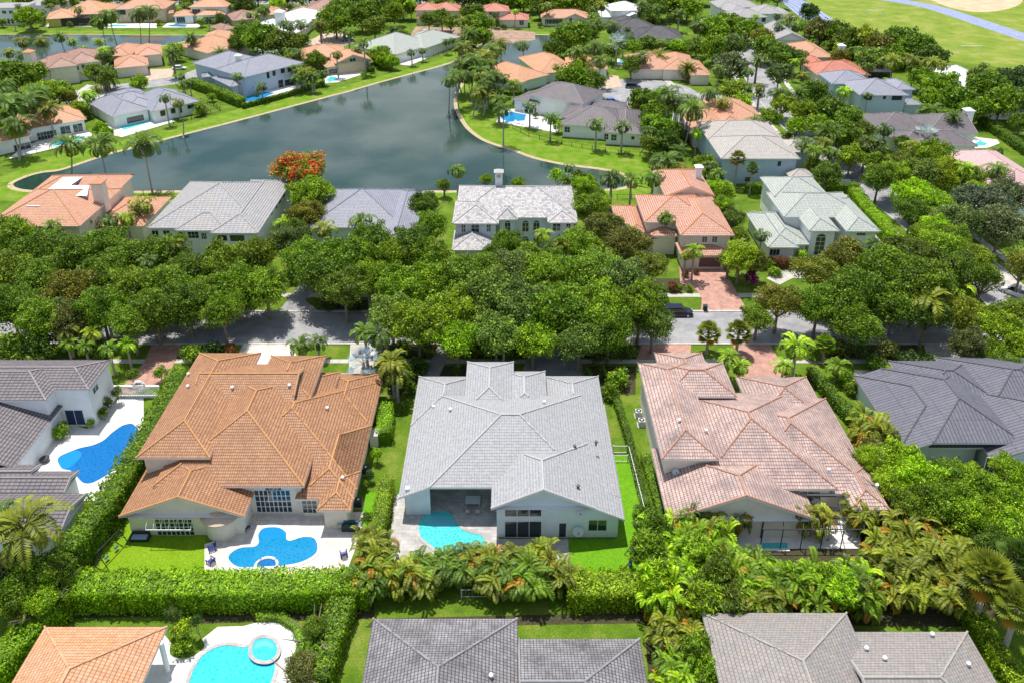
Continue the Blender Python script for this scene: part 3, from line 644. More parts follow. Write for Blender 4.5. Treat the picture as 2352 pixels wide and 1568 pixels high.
for lab, px, mat, dk in (
    ('rectangular blue swimming pool of the grey roofed house on the lake bank', [(265, 290), (335, 272), (352, 280), (285, 300)], 'pool_teal', [(240, 284), (300, 262), (380, 262), (402, 280), (280, 316), (262, 312)]),
    ('pale turquoise swimming pool left of the lake beside the orange tiled house', [(115, 330), (150, 322), (196, 312), (196, 320), (122, 338)], 'pool_teal', [(50, 340), (90, 325), (200, 300), (212, 310), (200, 325), (20, 366)]),
    ('blue swimming pool in front of the two storey blue grey house', [(555, 226), (600, 210), (634, 214), (600, 228), (565, 236)], 'pool_blue', [(540, 225), (600, 200), (690, 196), (690, 208), (560, 240)]),
    ('small turquoise swimming pool with round end of the tan gabled house', [(748, 185), (758, 176), (774, 178), (778, 184), (756, 190)], 'pool_teal', [(745, 178), (770, 168), (830, 160), (838, 170), (775, 190), (748, 192)]),
    ('blue rectangular swimming pool on the far white terrace by the narrow lake', [(970, 128), (975, 118), (1005, 113), (1016, 117), (980, 130)], 'pool_blue', [(912, 148), (960, 125), (1000, 100), (1034, 112), (940, 152)]),
    ('bright blue swimming pool between palms on the rounded peninsula', [(1148, 272), (1158, 258), (1180, 258), (1210, 264), (1206, 278), (1165, 282)], 'pool_blue', [(1140, 282), (1150, 250), (1220, 254), (1290, 292), (1280, 306), (1215, 294)]),
    ('small turquoise swimming pool beyond the dark grey roof on the right', [(2237, 330), (2250, 324), (2270, 330), (2262, 336), (2245, 336)], 'pool_teal', [(2225, 322), (2240, 316), (2290, 322), (2296, 330), (2270, 340), (2240, 342)]),
    ('narrow blue swimming pool of the white house beyond the canal', [(380, 61), (395, 57), (432, 58), (425, 63)], 'pool_blue', [(372, 64), (385, 54), (460, 56), (458, 64)]),
    ('blue swimming pool beside the far canal between tall palms', [(248, 61), (260, 57), (292, 58), (290, 62)], 'pool_teal', [(240, 65), (250, 54), (360, 55), (360, 65)]),
    ('teal swimming pool left of the far cage by the canal', [(160, 60), (170, 56), (202, 57), (200, 61)], 'pool_teal', [(100, 62), (110, 55), (210, 55), (210, 62)]),
    ('tiny turquoise pool left of the orange house by the round turning circle', [(1418, 148), (1424, 140), (1440, 141), (1438, 148)], 'pool_teal', [(1412, 152), (1418, 136), (1446, 138), (1445, 150)])):
    deck('white_deck', dk, .09); pool(lab, px, mat, smooth=False)
# ------------------------------------------------------------------ the near row of houses
H2 = house('orange_tile_house', 'big house with rambling orange tiled roof beside the kidney shaped pool', 'orange', cream_wall, [
    WR(-42.7, 70.8, -34.2, 91.0, 6.4, ridge='y'), WR(-40, 68.2, -23.0, 89.0, 4.7, ridge='x'), WR(-36, 69.3, -17.4, 88.9, 3.2, ridge='x', ends='hh'),
    WR(-32.6, 81.2, -25.1, 90.4, 6.4, ridge='y'), WR(-25.4, 80, -17.6, 90.6, 3.3, ridge='y'), WR(-42.7, 65.2, -28.9, 76, 3.3, ridge='y', ends='gh', p=.40),
    WR(-21.3, 66.1, -17.5, 72, 3.25, ridge='y'), WR(-40, 79.5, -27, 88.4, 6.45, ridge='x', p=.40, ends='gg'), WR(-24.1, 67.8, -17.45, 80, 3.2, ridge='y')])
for a in ((588, 1125, 668, 1174),): opening(H2, 1, 'S', *a, nx=8, ny=4, name='french_door', fm=frame_w, bw=.09)
opening(H2, 8, 'S', 695, 1148, 728, 1176, nx=3, ny=3); opening(H2, 5, 'S', 360, 1190, 444, 1230, nx=8, ny=4, name='french_door', bw=.08); opening(H2, 1, 'S', 610, 1119, 646, 1124, nx=4, arch=True)
for v in ((432, 890), (433, 862), (534, 893), (665, 888), (752, 940), (912 - 125, 1100 + 0)): vent(H2, *v)
H3 = house('light_grey_house', 'single storey house under a broad light grey tiled roof in the near row', 'grey', blue_wall, [
    WR(-9.0, 68.0, 9.2, 84, 4.75, sheds={'W': 3.5, 'E': 3.3}, ridge='x', ins=dict(S=6.5), p=.44), WR(-2.0, 64.9, 9.3, 75, 4.75, ridge='y', ends='gh', sheds={'E': 3.3}, p=.47),
    WR(-12.5, 80, -4.6, 90.0, 3.25, ridge='y', p=.44), WR(4.4, 80, 12.3, 90.1, 3.25, ridge='y', p=.44), WR(-5.8, 80, 0.6, 90.5, 5.3, ridge='y', p=.44), WR(-1, 80, 4.9, 89.2, 4.7, ridge='y', p=.44)])
opening(H3, 1, 'S', 1160, 1196, 1243, 1234, nx=3, name='sliding_door'); opening(H3, 1, 'S', 1160, 1166, 1243, 1184, nx=3)
opening(H3, 1, 'S', 1352, 1193, 1393, 1217, nx=2); opening(H3, 1, 'S', 1284, 1200, 1300, 1235, nx=1, name='door')
opening(H3, 0, 'S', 975, 1128, 1025, 1150, nx=4); opening(H3, 0, 'S', 1050, 1128, 1125, 1160, nx=3, name='sliding_door')
column(H3, 940, 1180, 4.0, .25, blue_wall); column(H3, 1136, 1160, 4.6, .2, frame_w)
for v in ((1034, 943), (1034 - 38, 937), (1320, 1028), (1369, 1019), (1250, 926), (1328, 1120)): vent(H3, *v, mat=metal_d if v[0] > 1300 else metal_w)
H4 = house('pink_tile_house', 'two storey house with weathered pink barrel tiles right of the light grey house', 'pink', cream_wall, [
    WR(17.4, 70.8, 24.0, 89.0, 6.2, ridge='y'), WR(20, 82, 29.0, 89.1, 6.15, ridge='x'), WR(21, 68.1, 36.8, 85, 4.4, ridge='x'), WR(26, 68.6, 42.0, 85.4, 3.2, ridge='x', ends='hh'),
    WR(17.2, 64.8, 33.6, 76, 3.2, ridge='y', ends='gh', p=.42), WR(37.9, 66.2, 42.1, 73, 3.25, ridge='y'), WR(31.2, 80, 41, 90, 3.2, ridge='y'), WR(20.8, 86, 27.7, 95, 3.6, ridge='y')], )
opening(H4, 2, 'S', 1795, 1128, 1880, 1165, nx=3, name='sliding_door')
for v in ((1622, 992), (2013, 1118), (1903, 1082), (1560, 968)): vent(H4, *v)
H5 = house('dark_slate_house', 'large low house with dark slate coloured ribbed roof at the right edge', 'slateblue', mint_wall, [
    WR(51.0, 75.3, 62, 90, 4.6, sheds={'W': 3.4}, p=.42, ins=dict(S=3)), WR(57.6, 73.5, 74, 88, 3.4, ridge='y', ends='gh'), WR(47.6, 76, 58, 90.2, 3.25, p=.42, ends='hh'), WR(53, 82, 64, 92, 4.4, p=.42, ridge='x'), WR(60, 80, 74, 93, 4.3, ridge='y')])
opening(H5, 0, 'S', 2185, 1025, 2228, 1050, nx=2, name='sliding_door'); opening(H5, 1, 'S', 2262, 1050, 2284, 1090, nx=2)
H1 = house('white_courtyard_house', 'white walled house with dark ribbed roofs and a walled courtyard pool at the left edge', 'taupe', white_wall, [
    Wing((-80, 83.3), 0, 80 - 54.2, 6.4, 6.2, ridge='x', ends='hh', p=.36, ov=.35), Wing((-80, 81.2), 0, 80 - 58.6, 8, 6.2, ridge='x', ends='hh', p=.36, ov=.35),
    Wing((-80, 72.6), 0, 80 - 59.8, 11.3, 3.9, ridge='y', ends='gg', p=.36, ov=.4, sheds={'E': 1.5}, ins=dict(E=3.5)), Wing((-80, 69.6), 0, 80 - 55.5, 3.6, 3.2, ridge='x', ends='hg', p=.36, ov=.4), Wing((-80, 68.7), 0, 80 - 50.4, 3.4, 3.25, ridge='x', ends='hg', p=.36, ov=.4), Wing((-80, 62.4), 0, 80 - 47.8, 6.3, 3.2, ridge='x', ends='hg', p=.36, ov=.4)])
opening(H1, 0, 'S', 153, 941, 193, 974, nx=2, name='double_door', fm=frame_w, pm=plain('navy_door', (.02, .04, .10), .4))
opening(H1, 0, 'E', 212, 884, 226, 900, nx=2); opening(H1, 1, 'E', 110, 957, 124, 985, nx=2)
# the white garden wall with its round window and lattice
o = G(260, 912); wr = empty('garden_wall', (o.x + 3, o.y, 0), 'low white garden wall with lattice and round window behind the courtyard pool', 'garden wall')
mb = MB(); x0, x1, y = o.x - .6, G(372, 912).x, o.y
mb.box(x0, y - .1, 0, x0 + .5, y + .1, 2.7); mb.box(x0 + .5, y - .1, 1.75, x1, y + .1, 2.0); mb.box(x0 + .5, y - .1, 0, x1, y + .1, .35); mb.box(x1 - .3, y - .12, 0, x1, y + .12, 1.74)
cx_ = x0 + (x1 - x0) * .62
mb.tube([(cx_ + .75 * cos(t), y, 1.95 + .75 * sin(t)) for t in [2 * pi * k / 24 for k in range(25)]], .16, 6, cap=False); mb.box(cx_ - .03, y - .03, 1.3, cx_ + .03, y + .03, 2.6); mb.box(cx_ - .7, y - .025, 1.93, cx_ + .7, y + .028, 1.99)
wpart('wall', mb, white_wall, wr)
mb = MB()
k = x0 + .5
while k < x1 - 1.5:
    for sg in (1, -1):
        a = (k if sg > 0 else k + 1.35, y, .36); b = (k + 1.35 if sg > 0 else k, y + .01 * sg, 1.74); mb.tube([a, b], .035, 4)
    k += .32
wpart('lattice', mb, metal_w, wr)
# ------------------------------------------------------------------ the bottom row
B1 = house('orange_pavilion', 'orange tiled hip roof on round white columns at the bottom left corner', 'peach', white_wall, [WR(-43.2, 36, -31.8, 51.5, 4.0, ridge='y', p=.40, ins=dict(E=3.4, N=.6), ov=.6)], cat='house')
column(B1, 386, 1541, 3.9, .24, white_wall, sq=False)
B2 = house('stained_grey_house', 'house with stained dark grey tile roof at the bottom centre', 'oldgrey', cream_wall, [WR(-12.8, 36, .75, 52.35, 4.0, ridge='y', p=.42), WR(.8, 39.4, 12.1, 50.9, 3.2, ridge='x', p=.42, ends='gh')])
vent(B2, 1128, 1555)
B3 = house('tan_grey_house', 'house with tan and grey tile roof at the bottom right', 'tangrey', cream_wall, [WR(18.2, 36, 31.9, 52.95, 4.0, ridge='y', p=.42), WR(30, 39.4, 42.8, 51.6, 3.2, ridge='x', p=.40, ends='gh')])
for v in ((1989, 1492), (2031, 1515), (2223, 1528), (2140, 1460)): vent(B3, *v, wi=1)
# ------------------------------------------------------------------ the row across the street
M1 = house('salmon_house', 'big salmon tiled house with a square chimney tower left of the lake shore', 'salmon', cream_wall, [
    WP((-37, 520), (183, 520), 17, 6.3), WP((60, 450), (262, 447), (128, 404), 6.35, ridge='x'), WP((100, 500), (194, 500), 6, 5.2, ridge='y'), WP((205, 520), (330, 520), (400, 452), 3.4)])
chimney(M1, 232, 452, 7.5, 2.0, 10.6, cream_wall, plain('clay_cap', (.5, .24, .13), .7))
sheetm = MB(); zf = 8.3
for a, b, c, d in (((150, 404), (195, 404), (90, 474), (60, 474)), ((130, 426), (205, 426), (200, 450), (108, 450))):
    q = [G(x, y, zf) for x, y in (d, c, b, a)]; sheetm.face([p for p in q]); sheetm.face([p - Vector((0, 0, .4)) for p in reversed(q)])
    zf += .05
wpart('flat_roof', sheetm, plain('white_membrane', (.7, .71, .74), .7), M1['root'], par=M1['roof'])
M2 = house('silver_roof_house', 'tall white house with wide silver grey roof beside the orange flowering tree', 'silver', white_wall, [
    WP((336, 524), (600, 524), (436, 418), 6.3), WP((482, 536), (593, 536), (679, 414), 6.35, ridge='y'), WP((400, 530), (520, 530), 8, 6.2, ridge='y')])
for a in ((412, 533, 426, 546), (432, 533, 456, 547), (463, 536, 474, 549)): opening(M2, 2, 'S', *a, nx=3, ny=2, fm=frame_w)
for a in ((500, 542, 520, 552), (530, 542, 560, 553)): opening(M2, 1, 'S', *a, nx=3, fm=frame_d)
for a in ((350, 530, 364, 545), (376, 530, 390, 545)): opening(M2, 0, 'S', *a, nx=2, fm=frame_w)
for t in (600, 612, 622, 632, 640, 650): opening(M2, 1, 'E', t, 524 - (t - 593) * 1.42, t + 4, 530 - (t - 593) * 1.42 + 3, nx=1, fm=frame_d)
M3 = house('blue_grey_house', 'low house with blue grey tile roof between the silver and the slate roofs', 'bluegrey', blue_wall, [
    WP((705, 523), (928, 523), 18, 3.6, p=.45), WP((860, 575), (945, 575), (905, 439), 3.7, ridge='y', p=.45)])
M4 = house('slate_roof_house', 'stately two storey house with mottled slate roof and tall white chimney by the lake', 'mosaic', blue_wall, [
    WP((1044, 500), (1326, 500), (1050, 427), 6.5), WP((1038, 514), (1146, 514), 10, 6.45, ridge='y'), WP((1258, 512), (1327, 512), 10, 6.45, ridge='y'), WP((1037, 575), (1128, 575), 8, 3.3), WP((1280, 569), (1336, 569), 8, 3.3), WP((1140, 505), (1190, 505), 5, 6.6, p=.7)])
for a in ((1060, 516, 1069, 533), (1083, 515, 1100, 534), (1118, 516, 1127, 532)): opening(M4, 1, 'S', *a, nx=2, ny=2, arch=True, fm=frame_w)
for a in ((1270, 514, 1287, 530), (1301, 514, 1310, 529)): opening(M4, 2, 'S', *a, nx=2, ny=2, arch=True, fm=frame_w)
for a in ((1160, 512, 1172, 540),): opening(M4, 5, 'S', *a, nx=2, ny=3, arch=True)
for a in ((1200, 512, 1214, 532), (1225, 512, 1239, 532), (1200, 548, 1214, 565), (1225, 548, 1239, 565)): opening(M4, 0, 'S', *a, nx=2, ny=2, arch=True)
opening(M4, 3, 'S', 1055, 588, 1122, 606, nx=1, name='garage_door', fm=frame_w)
chimney(M4, 1146, 438, 8.2, 1.4, 12.2, white_wall, plain('slate_cap', (.4, .39, .38), .7), louver=True)
M5 = house('terracotta_house', 'two storey house with pink terracotta roof and dark garage door facing the street', 'terra', cream_wall, [
    WP((1563, 541), (1688, 541), 17, 6.2, ridge='y'), WP((1480, 511), (1640, 511), 12.5, 6.25), WP((1528, 452), (1643, 451), 14, 6.3, ridge='y', ends='gh'), WP((1425, 550), (1510, 550), 15, 3.3), WP((1496, 542), (1561, 542), 5, 4.2, ridge='y'), WP((1563, 587), (1674, 587), 5, 3.1)])
chimney(M5, 1604, 398, 8.0, 1.2, 9.4)
opening(M5, 5, 'S', 1606, 592, 1655, 613, nx=1, name='garage_door', fm=plain('tan_trim', (.6, .5, .4), .6), pm=plain('brown_door', (.13, .085, .075), .6, var=.1))
for a in ((1613, 544, 1624, 556), (1636, 544, 1647, 556)): opening(M5, 0, 'S', *a, nx=2, ny=3, fm=frame_w)
M6 = house('pale_green_house', 'house with pale green grey roof and an arched white entrance', 'green', white_wall, [
    WP((1859, 531), (1930, 531), 15, 6.0, ridge='y'), WP((1945, 532), (2024, 532), (1945, 455), 6.05, ridge='y'), WP((1801, 499), (1990, 499), 11.5, 6.1), WP((1779, 452), (1906, 452), 10, 6.6), WP((1764, 569), (1836, 569), (1708, 489), 3.3, ridge='y'), WP((1770, 562), (1862, 562), 14, 3.4, ridge='x'), WP((1955, 560), (2030, 560), 5, 3.3)])
opening(M6, 4, 'S', 1768, 573, 1790, 586, nx=3); opening(M6, 1, 'S', 1968, 535, 1987, 541, nx=3); opening(M6, 0, 'S', 1872, 545, 1893, 585, nx=2, ny=4, name='french_door', arch=True)
# ------------------------------------------------------------------ right hand side
E1 = house('ivory_roof_house', 'two storey pale blue house with ivory grey roof above the terracotta house', 'warm', plain('light_blue_stucco', (.48, .58, .70), .85, var=.05), [
    WP((1656, 365), (1836, 362), 14, 6.3, ang=0), WP((1626, 321), (1800, 321), (1636, 281), 6.35, ang=0), WP((1800, 350), (1864, 347), 8, 5.6, ang=0), WP((1815, 409), (1872, 408), 5, 3.1, ang=0)])
opening(E1, 0, 'S', 1787, 372, 1793, 381, nx=1, fm=frame_d); opening(E1, 0, 'S', 1712, 408, 1722, 416, nx=2, fm=frame_d)
E2 = house('orange_roof_house', 'single storey bright orange roofed house by the cul de sac', 'salmon', cream_wall, [
    WP((1590, 312), (1690, 300), 20, 3.4, ang=0), WP((1625, 276), (1744, 262), 17, 3.7, ang=0), WP((1645, 296), (1720, 290), 12, 3.5, ang=0)])
E3 = house('blue_white_house', 'two storey pale blue house with slate grey roof below the sports field', 'bluegrey', plain('light_blue_stucco', (.48, .58, .70), .85), [
    WP((1976, 219), (2089, 219), 14, 6.3, ang=0), WP((1912, 193), (2010, 193), 12, 6.3, ang=0), WP((2058, 206), (2104, 206), 10, 6.3, ang=0), WP((2076, 241), (2122, 241), 5, 3.2, ang=0)])
for a in ((1997, 222, 2002, 230), (2029, 221, 2034, 228), (2049, 221, 2071, 230)): opening(E3, 0, 'S', *a, nx=2, fm=frame_d)
E4 = house('long_taupe_house', 'long single storey house with taupe grey tile roof and one white chimney on the right', 'taupe', white_wall, [
    WP((2070, 334), (2246, 334), 10, 3.3, ang=0), WP((2021, 297), (2140, 297), 12, 3.4, ang=0), WP((2130, 307), (2247, 307), 14, 3.45, ang=0, ends='hg', ridge='x')])
chimney(E4, 2221, 272, 5, 2.0, 7.2)
E5 = house('red_roof_house', 'red tiled house with white chimney next to the sports field hedge', 'red', cream_wall, [WP((1878, 173), (1993, 168), 14, 3.5, ang=0), WP((1862, 152), (1905, 153), 12, 3.5, ang=0, ridge='x'), WP((1920, 158), (1974, 154), 9, 3.4, ang=0)])
chimney(E5, 1930, 125, 5, 2.0, 8.0)
E7 = house('tangerine_roof_house', 'small tangerine roofed house behind the red roofed one', 'salmon', cream_wall, [WP((1850, 132), (1912, 128), 20, 3.4, ang=0, ridge='y')])
E6 = house('plain_grey_roof_house', 'plain grey gable roof just below the running track', 'silver', white_wall, [WP((1780, 92), (1853, 91), 22, 3.6, ang=0, ends='gg', ridge='y')])
R1 = house('pale_pink_roof_house', 'pale pink roofed house cut by the right edge of the photo', 'palepink', white_wall, [WP((2296, 443), (2440, 443), (2180, 347), 3.6, ang=0), WP((2330, 470), (2400, 470), 8, 3.3, ang=0)])
R2 = house('white_flat_house', 'pale house half hidden by the dark tree at the far right', 'whiteroof', cream_wall, [WP((2175, 180), (2260, 180), 12, 4, ang=0), WP((2280, 245), (2420, 245), 24, 4, ang=0), WP((2230, 205), (2330, 205), 14, 4.2, ang=0)])
# ------------------------------------------------------------------ peninsula
P1 = house('long_orange_house', 'long orange tiled house on the peninsula among tall palms', 'peach', mint_wall, [
    WP((1145, 179), (1200, 190), 9, 3.3), WP((1190, 190), (1262, 172), 20, 3.4), WP((1240, 170), (1330, 162), 22, 3.4), WP((1300, 158), (1398, 159), 14, 3.4)])
P2 = house('grey_brown_house', 'grey brown roofed house with bay windows on the rounded lawn by the lake', 'taupe', white_wall, [
    WP((1287, 286), (1440, 296), 15, 3.6), WP((1388, 304), (1478, 309), 19, 3.45, ridge='y'), WP((1350, 262), (1450, 262), 10, 3.5), WP((1212, 217), (1340, 240), 14, 5.6), WP((1175, 228), (1235, 240), 9, 3.5), WP((1290, 270), (1370, 275), 10, 4.2)])
opening(P2, 0, 'S', 1297, 292, 1309, 304, nx=2, ny=2); opening(P2, 1, 'S', 1404, 310, 1416, 323, nx=2, ny=2); opening(P2, 1, 'S', 1388, 308, 1397, 321, nx=2, ny=2)
opening(P2, 1, 'S', 1450, 314, 1457, 321, nx=1)
P3 = house('orange_hip_house', 'orange hip roofed house facing the turning circle', 'salmon', cream_wall, [
    WP((1450, 160), (1560, 160), 19, 3.4), WP((1586, 173), (1635, 173), 18, 3.4, ridge='y'), WP((1520, 160), (1600, 162), 20, 3.6, ridge='y')])
N1 = house('charcoal_roof_house', 'sprawling charcoal roofed house north of the cul de sac', 'black', white_wall, [WP((1462, 88), (1571, 89), 15, 3.5), WP((1412, 73), (1520, 72), 16, 3.5), WP((1420, 60), (1480, 58), 14, 3.5)])
N2 = house('gabled_orange_house', 'pale orange roofed house with open terrace on the far bank of the lake', 'salmon', cream_wall, [WP((1243, 42), (1356, 42), 12, 3.4), WP((1296, 43), (1345, 43), 12, 3.4, ridge='y', ends='gh')])
opening(N2, 0, 'S', 1252, 45, 1292, 55, nx=5, name='sliding_door'); opening(N2, 1, 'S', 1308, 42, 1314, 55, nx=1, ny=2)
N3 = house('red_roof_villa', 'two storey red roofed villa at the head of the lake', 'red', cream_wall, [WP((1104, 27), (1172, 26), 11, 6.2), WP((1146, 46), (1216, 46), 11, 3.4)])
opening(N3, 0, 'S', 1124, 29, 1147, 34, nx=3, fm=frame_d); opening(N3, 0, 'S', 1124, 44, 1147, 51, nx=3, fm=frame_d); opening(N3, 1, 'S', 1193, 47, 1203, 58, nx=2)
N4 = house('scarlet_roof_house', 'house with bright scarlet tile roof near the top centre', 'red', cream_wall, [WP((952, 24), (1010, 24), 11, 6.0), WP((990, 26), (1060, 25), 12, 5.6), WP((957, 42), (985, 41), 6, 3.2)])
N5 = house('white_hip_house', 'white roofed house with white walls right of the pale orange one at the top', 'whiteroof', white_wall, [WP((1403, 26), (1480, 24), 13, 6.0), WP((1380, 40), (1415, 40), 14, 3.4), WP((1432, 44), (1484, 43), 8, 3.4, ridge='y', ends='gh')])
N6 = house('white_mansion', 'large white house with grey roofs at the top right of centre', 'silver', white_wall, [WP((1650, 18), (1748, 17), 14, 6.4), WP((1690, 42), (1764, 40), 12, 6.2), WP((1640, 14), (1680, 30), 10, 6.0), WP((1680, 30), (1730, 32), 8, 3.5), WP((1735, 32), (1800, 33), 14, 6.0), WP((1790, 40), (1830, 40), 18, 4)])
for a in ((1703, 43, 1708, 50), (1725, 43, 1729, 50), (1750, 42, 1758, 50)): opening(N6, 1, 'S', *a, nx=1, fm=frame_d)
# ------------------------------------------------------------------ left bank
L1 = house('orange_lake_house', 'low orange roofed house with white walls at the left edge by the lake', 'peach', white_wall, [WP((52, 300), (199, 274), 15, 3.5), WP((-80, 345), (73, 311), 14, 3.4)])
opening(L1, 0, 'S', 86, 302, 131, 325, nx=6, ny=2, name='french_door'); opening(L1, 0, 'S', 139, 290, 162, 308, nx=2, ny=1); opening(L1, 0, 'S', 168, 285, 190, 303, nx=2, name='sliding_door')
opening(L1, 1, 'S', 32, 330, 72, 348, nx=3, name='sliding_door')
L2 = house('grey_lake_house', 'low house with mid grey tile roof and terrace on the lake bank', 'bluegrey', white_wall, [WP((257, 269), (345, 250), 18, 3.5, p=.5), WP((350, 257), (460, 232), 17, 3.5, p=.5), WP((205, 240), (262, 262), 16, 3.4), WP((290, 255), (370, 240), 20, 3.6)])
opening(L2, 1, 'S', 368, 254, 380, 267, nx=1); opening(L2, 1, 'S', 392, 249, 403, 261, nx=1); opening(L2, 1, 'S', 430, 240, 452, 249, nx=2); opening(L2, 1, 'S', 413, 247, 418, 260, nx=1, name='door')
opening(L2, 0, 'S', 262, 268, 330, 262, nx=5, name='sliding_door') if False else opening(L2, 0, 'S', 292, 268, 330, 280, nx=4, name='sliding_door', fm=frame_d)
L3 = house('blue_grey_lake_house', 'two storey white house with blue grey roof and chimney on the lake bank', 'bluegrey', plain('light_blue_stucco', (.48, .58, .70), .85), [
    WP((560, 178), (698, 144), 15, 6.3), WP((520, 165), (620, 140), 18, 6.2), WP((530, 200), (600, 186), 14, 3.4), WP((462, 178), (540, 172), 12, 3.4)])
chimney(L3, 550, 150, 7, 1.6, 10.0)
for a in ((645, 157, 653, 168), (661, 153, 669, 165), (676, 150, 683, 161), (655, 183, 676, 200), (640, 185, 650, 203), (613, 165, 618, 180), (626, 160, 632, 174)): opening(L3, 0, 'S', *a, nx=2, fm=frame_d)
L4 = house('tan_gable_house', 'tan walled house with orange gable roof beside the lake lawn', 'peach', tan_wall, [WP((770, 147), (855, 138), 15, 3.9, ridge='y', ends='gh', p=.38), WP((694, 136), (800, 128), 14, 4.2), WP((748, 155), (818, 146), 6, 3.0)])
opening(L4, 0, 'S', 838, 141, 847, 151, nx=2, ny=2, arch=True); opening(L4, 0, 'S', 803, 134, 817, 142, nx=2); opening(L4, 2, 'S', 756, 158, 808, 166, nx=4, fm=frame_d)
L5 = house('pale_grey_hip_house', 'single storey house with pale grey hip roof and white pool terrace beyond the lake', 'green', white_wall, [
    WP((812, 106), (908, 126), (905, 80), 3.5), WP((900, 100), (975, 112), (960, 70), 3.5), WP((930, 95), (985, 98), 16, 3.5)])
for a in ((912, 128, 920, 140), (934, 122, 945, 136), (958, 108, 972, 118)): opening(L5, 0, 'E', *a, nx=1) if False else None
K1 = house('brown_pink_villa', 'villa with pink brown roof and small tower left of the far canal', 'brown', cream_wall, [WP((108, 158), (180, 150), 17, 5.8), WP((150, 150), (236, 140), 18, 5.8), WP((56, 152), (110, 158), 9, 4.2)])
tw = G(72, 146, 5); chimney(K1, 72, 146, 5.0, 2.6, 8.8, cream_wall, plain('clay_cap', (.5, .24, .13), .7))
for a in ((175, 150, 181, 161), (188, 149, 194, 160)): opening(K1, 1, 'S', *a, nx=1, arch=True, fm=frame_w)
K2 = house('coral_roof_house', 'coral roofed house with open garage beside a blue car', 'salmon', cream_wall, [WP((262, 158), (342, 150), 14, 3.4), WP((236, 130), (300, 128), 16, 3.6), WP((310, 130), (374, 124), 15, 4.2)])
K3 = house('apricot_roof_house', 'apricot roofed house set cornerwise beyond the coral roofed one', 'peach', cream_wall, [WP((410, 105), (476, 123), (470, 76), 3.6), WP((455, 100), (520, 98), 18, 3.8)])
K4 = house('white_metal_roof_house', 'white metal roofed house with a square white tower near the top', 'whiteroof', cream_wall, [WP((606, 76), (672, 80), 12, 3.6), WP((650, 62), (700, 62), 16, 4.0), WP((660, 48), (748, 42), 16, 4.4), WP((600, 66), (660, 62), 12, 3.6)])
chimney(K4, 644, 48, 6, 3.2, 9.5)
K5 = house('rusty_brown_roof_house', 'rusty brown roofed house at the top left of centre', 'brown', cream_wall, [WP((690, 26), (790, 26), 18, 3.6), WP((660, 30), (720, 30), 10, 3.4)])
K6 = house('peach_roof_cottage', 'low peach roofed house at the top between trees', 'peach', cream_wall, [WP((588, 35), (655, 33), 12, 3.2)])
K7 = house('apricot_corner_house', 'apricot roofed house partly hidden left of the top white roof', 'brown', tan_wall, [WP((534, 48), (600, 42), 15, 3.4), WP((510, 70), (545, 64), 10, 3.2)])
C2 = house('yellow_wall_house', 'tan roofed house with yellow wall beside the screened pool cage', 'peach', plain('yellow_stucco', (.62, .52, .16), .85), [WP((105, 45), (175, 40), 15, 3.6), WP((130, 35), (250, 32), 20, 3.8)])
C3 = house('tan_two_storey_house', 'two storey tan house with coral roof behind the tall pair of palms', 'salmon', tan_wall, [WP((260, 22), (380, 20), 16, 6.0), WP((345, 34), (400, 30), 10, 3.6)])
opening(C3, 0, 'S', 268, 24, 288, 34, nx=3, fm=frame_d)
C4 = house('peach_white_house', 'two storey white house with peach roofs and canal side pool', 'peach', white_wall, [WP((432, 17), (521, 16), 12, 6.6), WP((396, 38), (445, 36), 9, 3.6), WP((448, 36), (518, 34), 9, 3.8)])
for a, w_ in (((406, 40, 425, 53), 1), ((467, 40, 492, 44), 2), ((467, 46, 494, 58), 2)): opening(C4, w_, 'S', *a, nx=4, fm=frame_w)
opening(C4, 0, 'S', 442, 22, 460, 34, nx=3, fm=frame_w)
C1 = house('white_palazzo', 'white flat parapet mansion with arched ground floor windows at the top left', 'silver', white_wall, [WP((-80, 20), (52, 18), 12, 7.2, p=.12, ov=.1), WP((50, 14), (135, 12), 14, 6.2, p=.15, ov=.1)], cap=False)
for x in (2, 11, 20, 29): opening(C1, 0, 'S', x - 2.5, 45, x + 3, 55, nx=1, arch=True)
for x in (9, 25): opening(C1, 0, 'S', x - 4, 25, x + 5, 32, nx=2)
# ------------------------------------------------------------------ vegetation
import numpy as np
rng = np.random.default_rng(7); rnd = random.Random(11)
def quads(name, P, D, U, a, b, shade, gold=None, mat=None, extra=None):
    """P centres, D long axes, U side axes, a/b half sizes: one bent leaf card each"""
    n = len(P); a = np.asarray(a).reshape(-1, 1); b = np.asarray(b).reshape(-1, 1)
    v = np.stack([P - D * a, P + U * b, P + D * a, P - U * b], 1).reshape(-1, 3)
    f = np.arange(4 * n).reshape(n, 4)
    ev, ef = extra if extra else ([], [])
    me = bpy.data.meshes.new(name)
    vs = v.tolist() + [tuple(p) for p in ev]; fs = f.tolist() + [tuple(4 * n + i for i in q) for q in ef]
    me.from_pydata(vs, [], fs)
    at = me.attributes.new('shade', 'FLOAT', 'FACE'); k = len(fs)
    s = np.full(k, .25, dtype=np.float32); s[:n] = shade; at.data.foreach_set('value', s)
    g = np.zeros(k, dtype=np.float32)
    if gold is not None: g[:n] = gold
    ag = me.attributes.new('gold', 'FLOAT', 'FACE'); ag.data.foreach_set('value', g)
    me.materials.append(mat or LEAF); return me
def unit(v): return v / np.maximum(1e-6, np.linalg.norm(v, axis=1, keepdims=True))
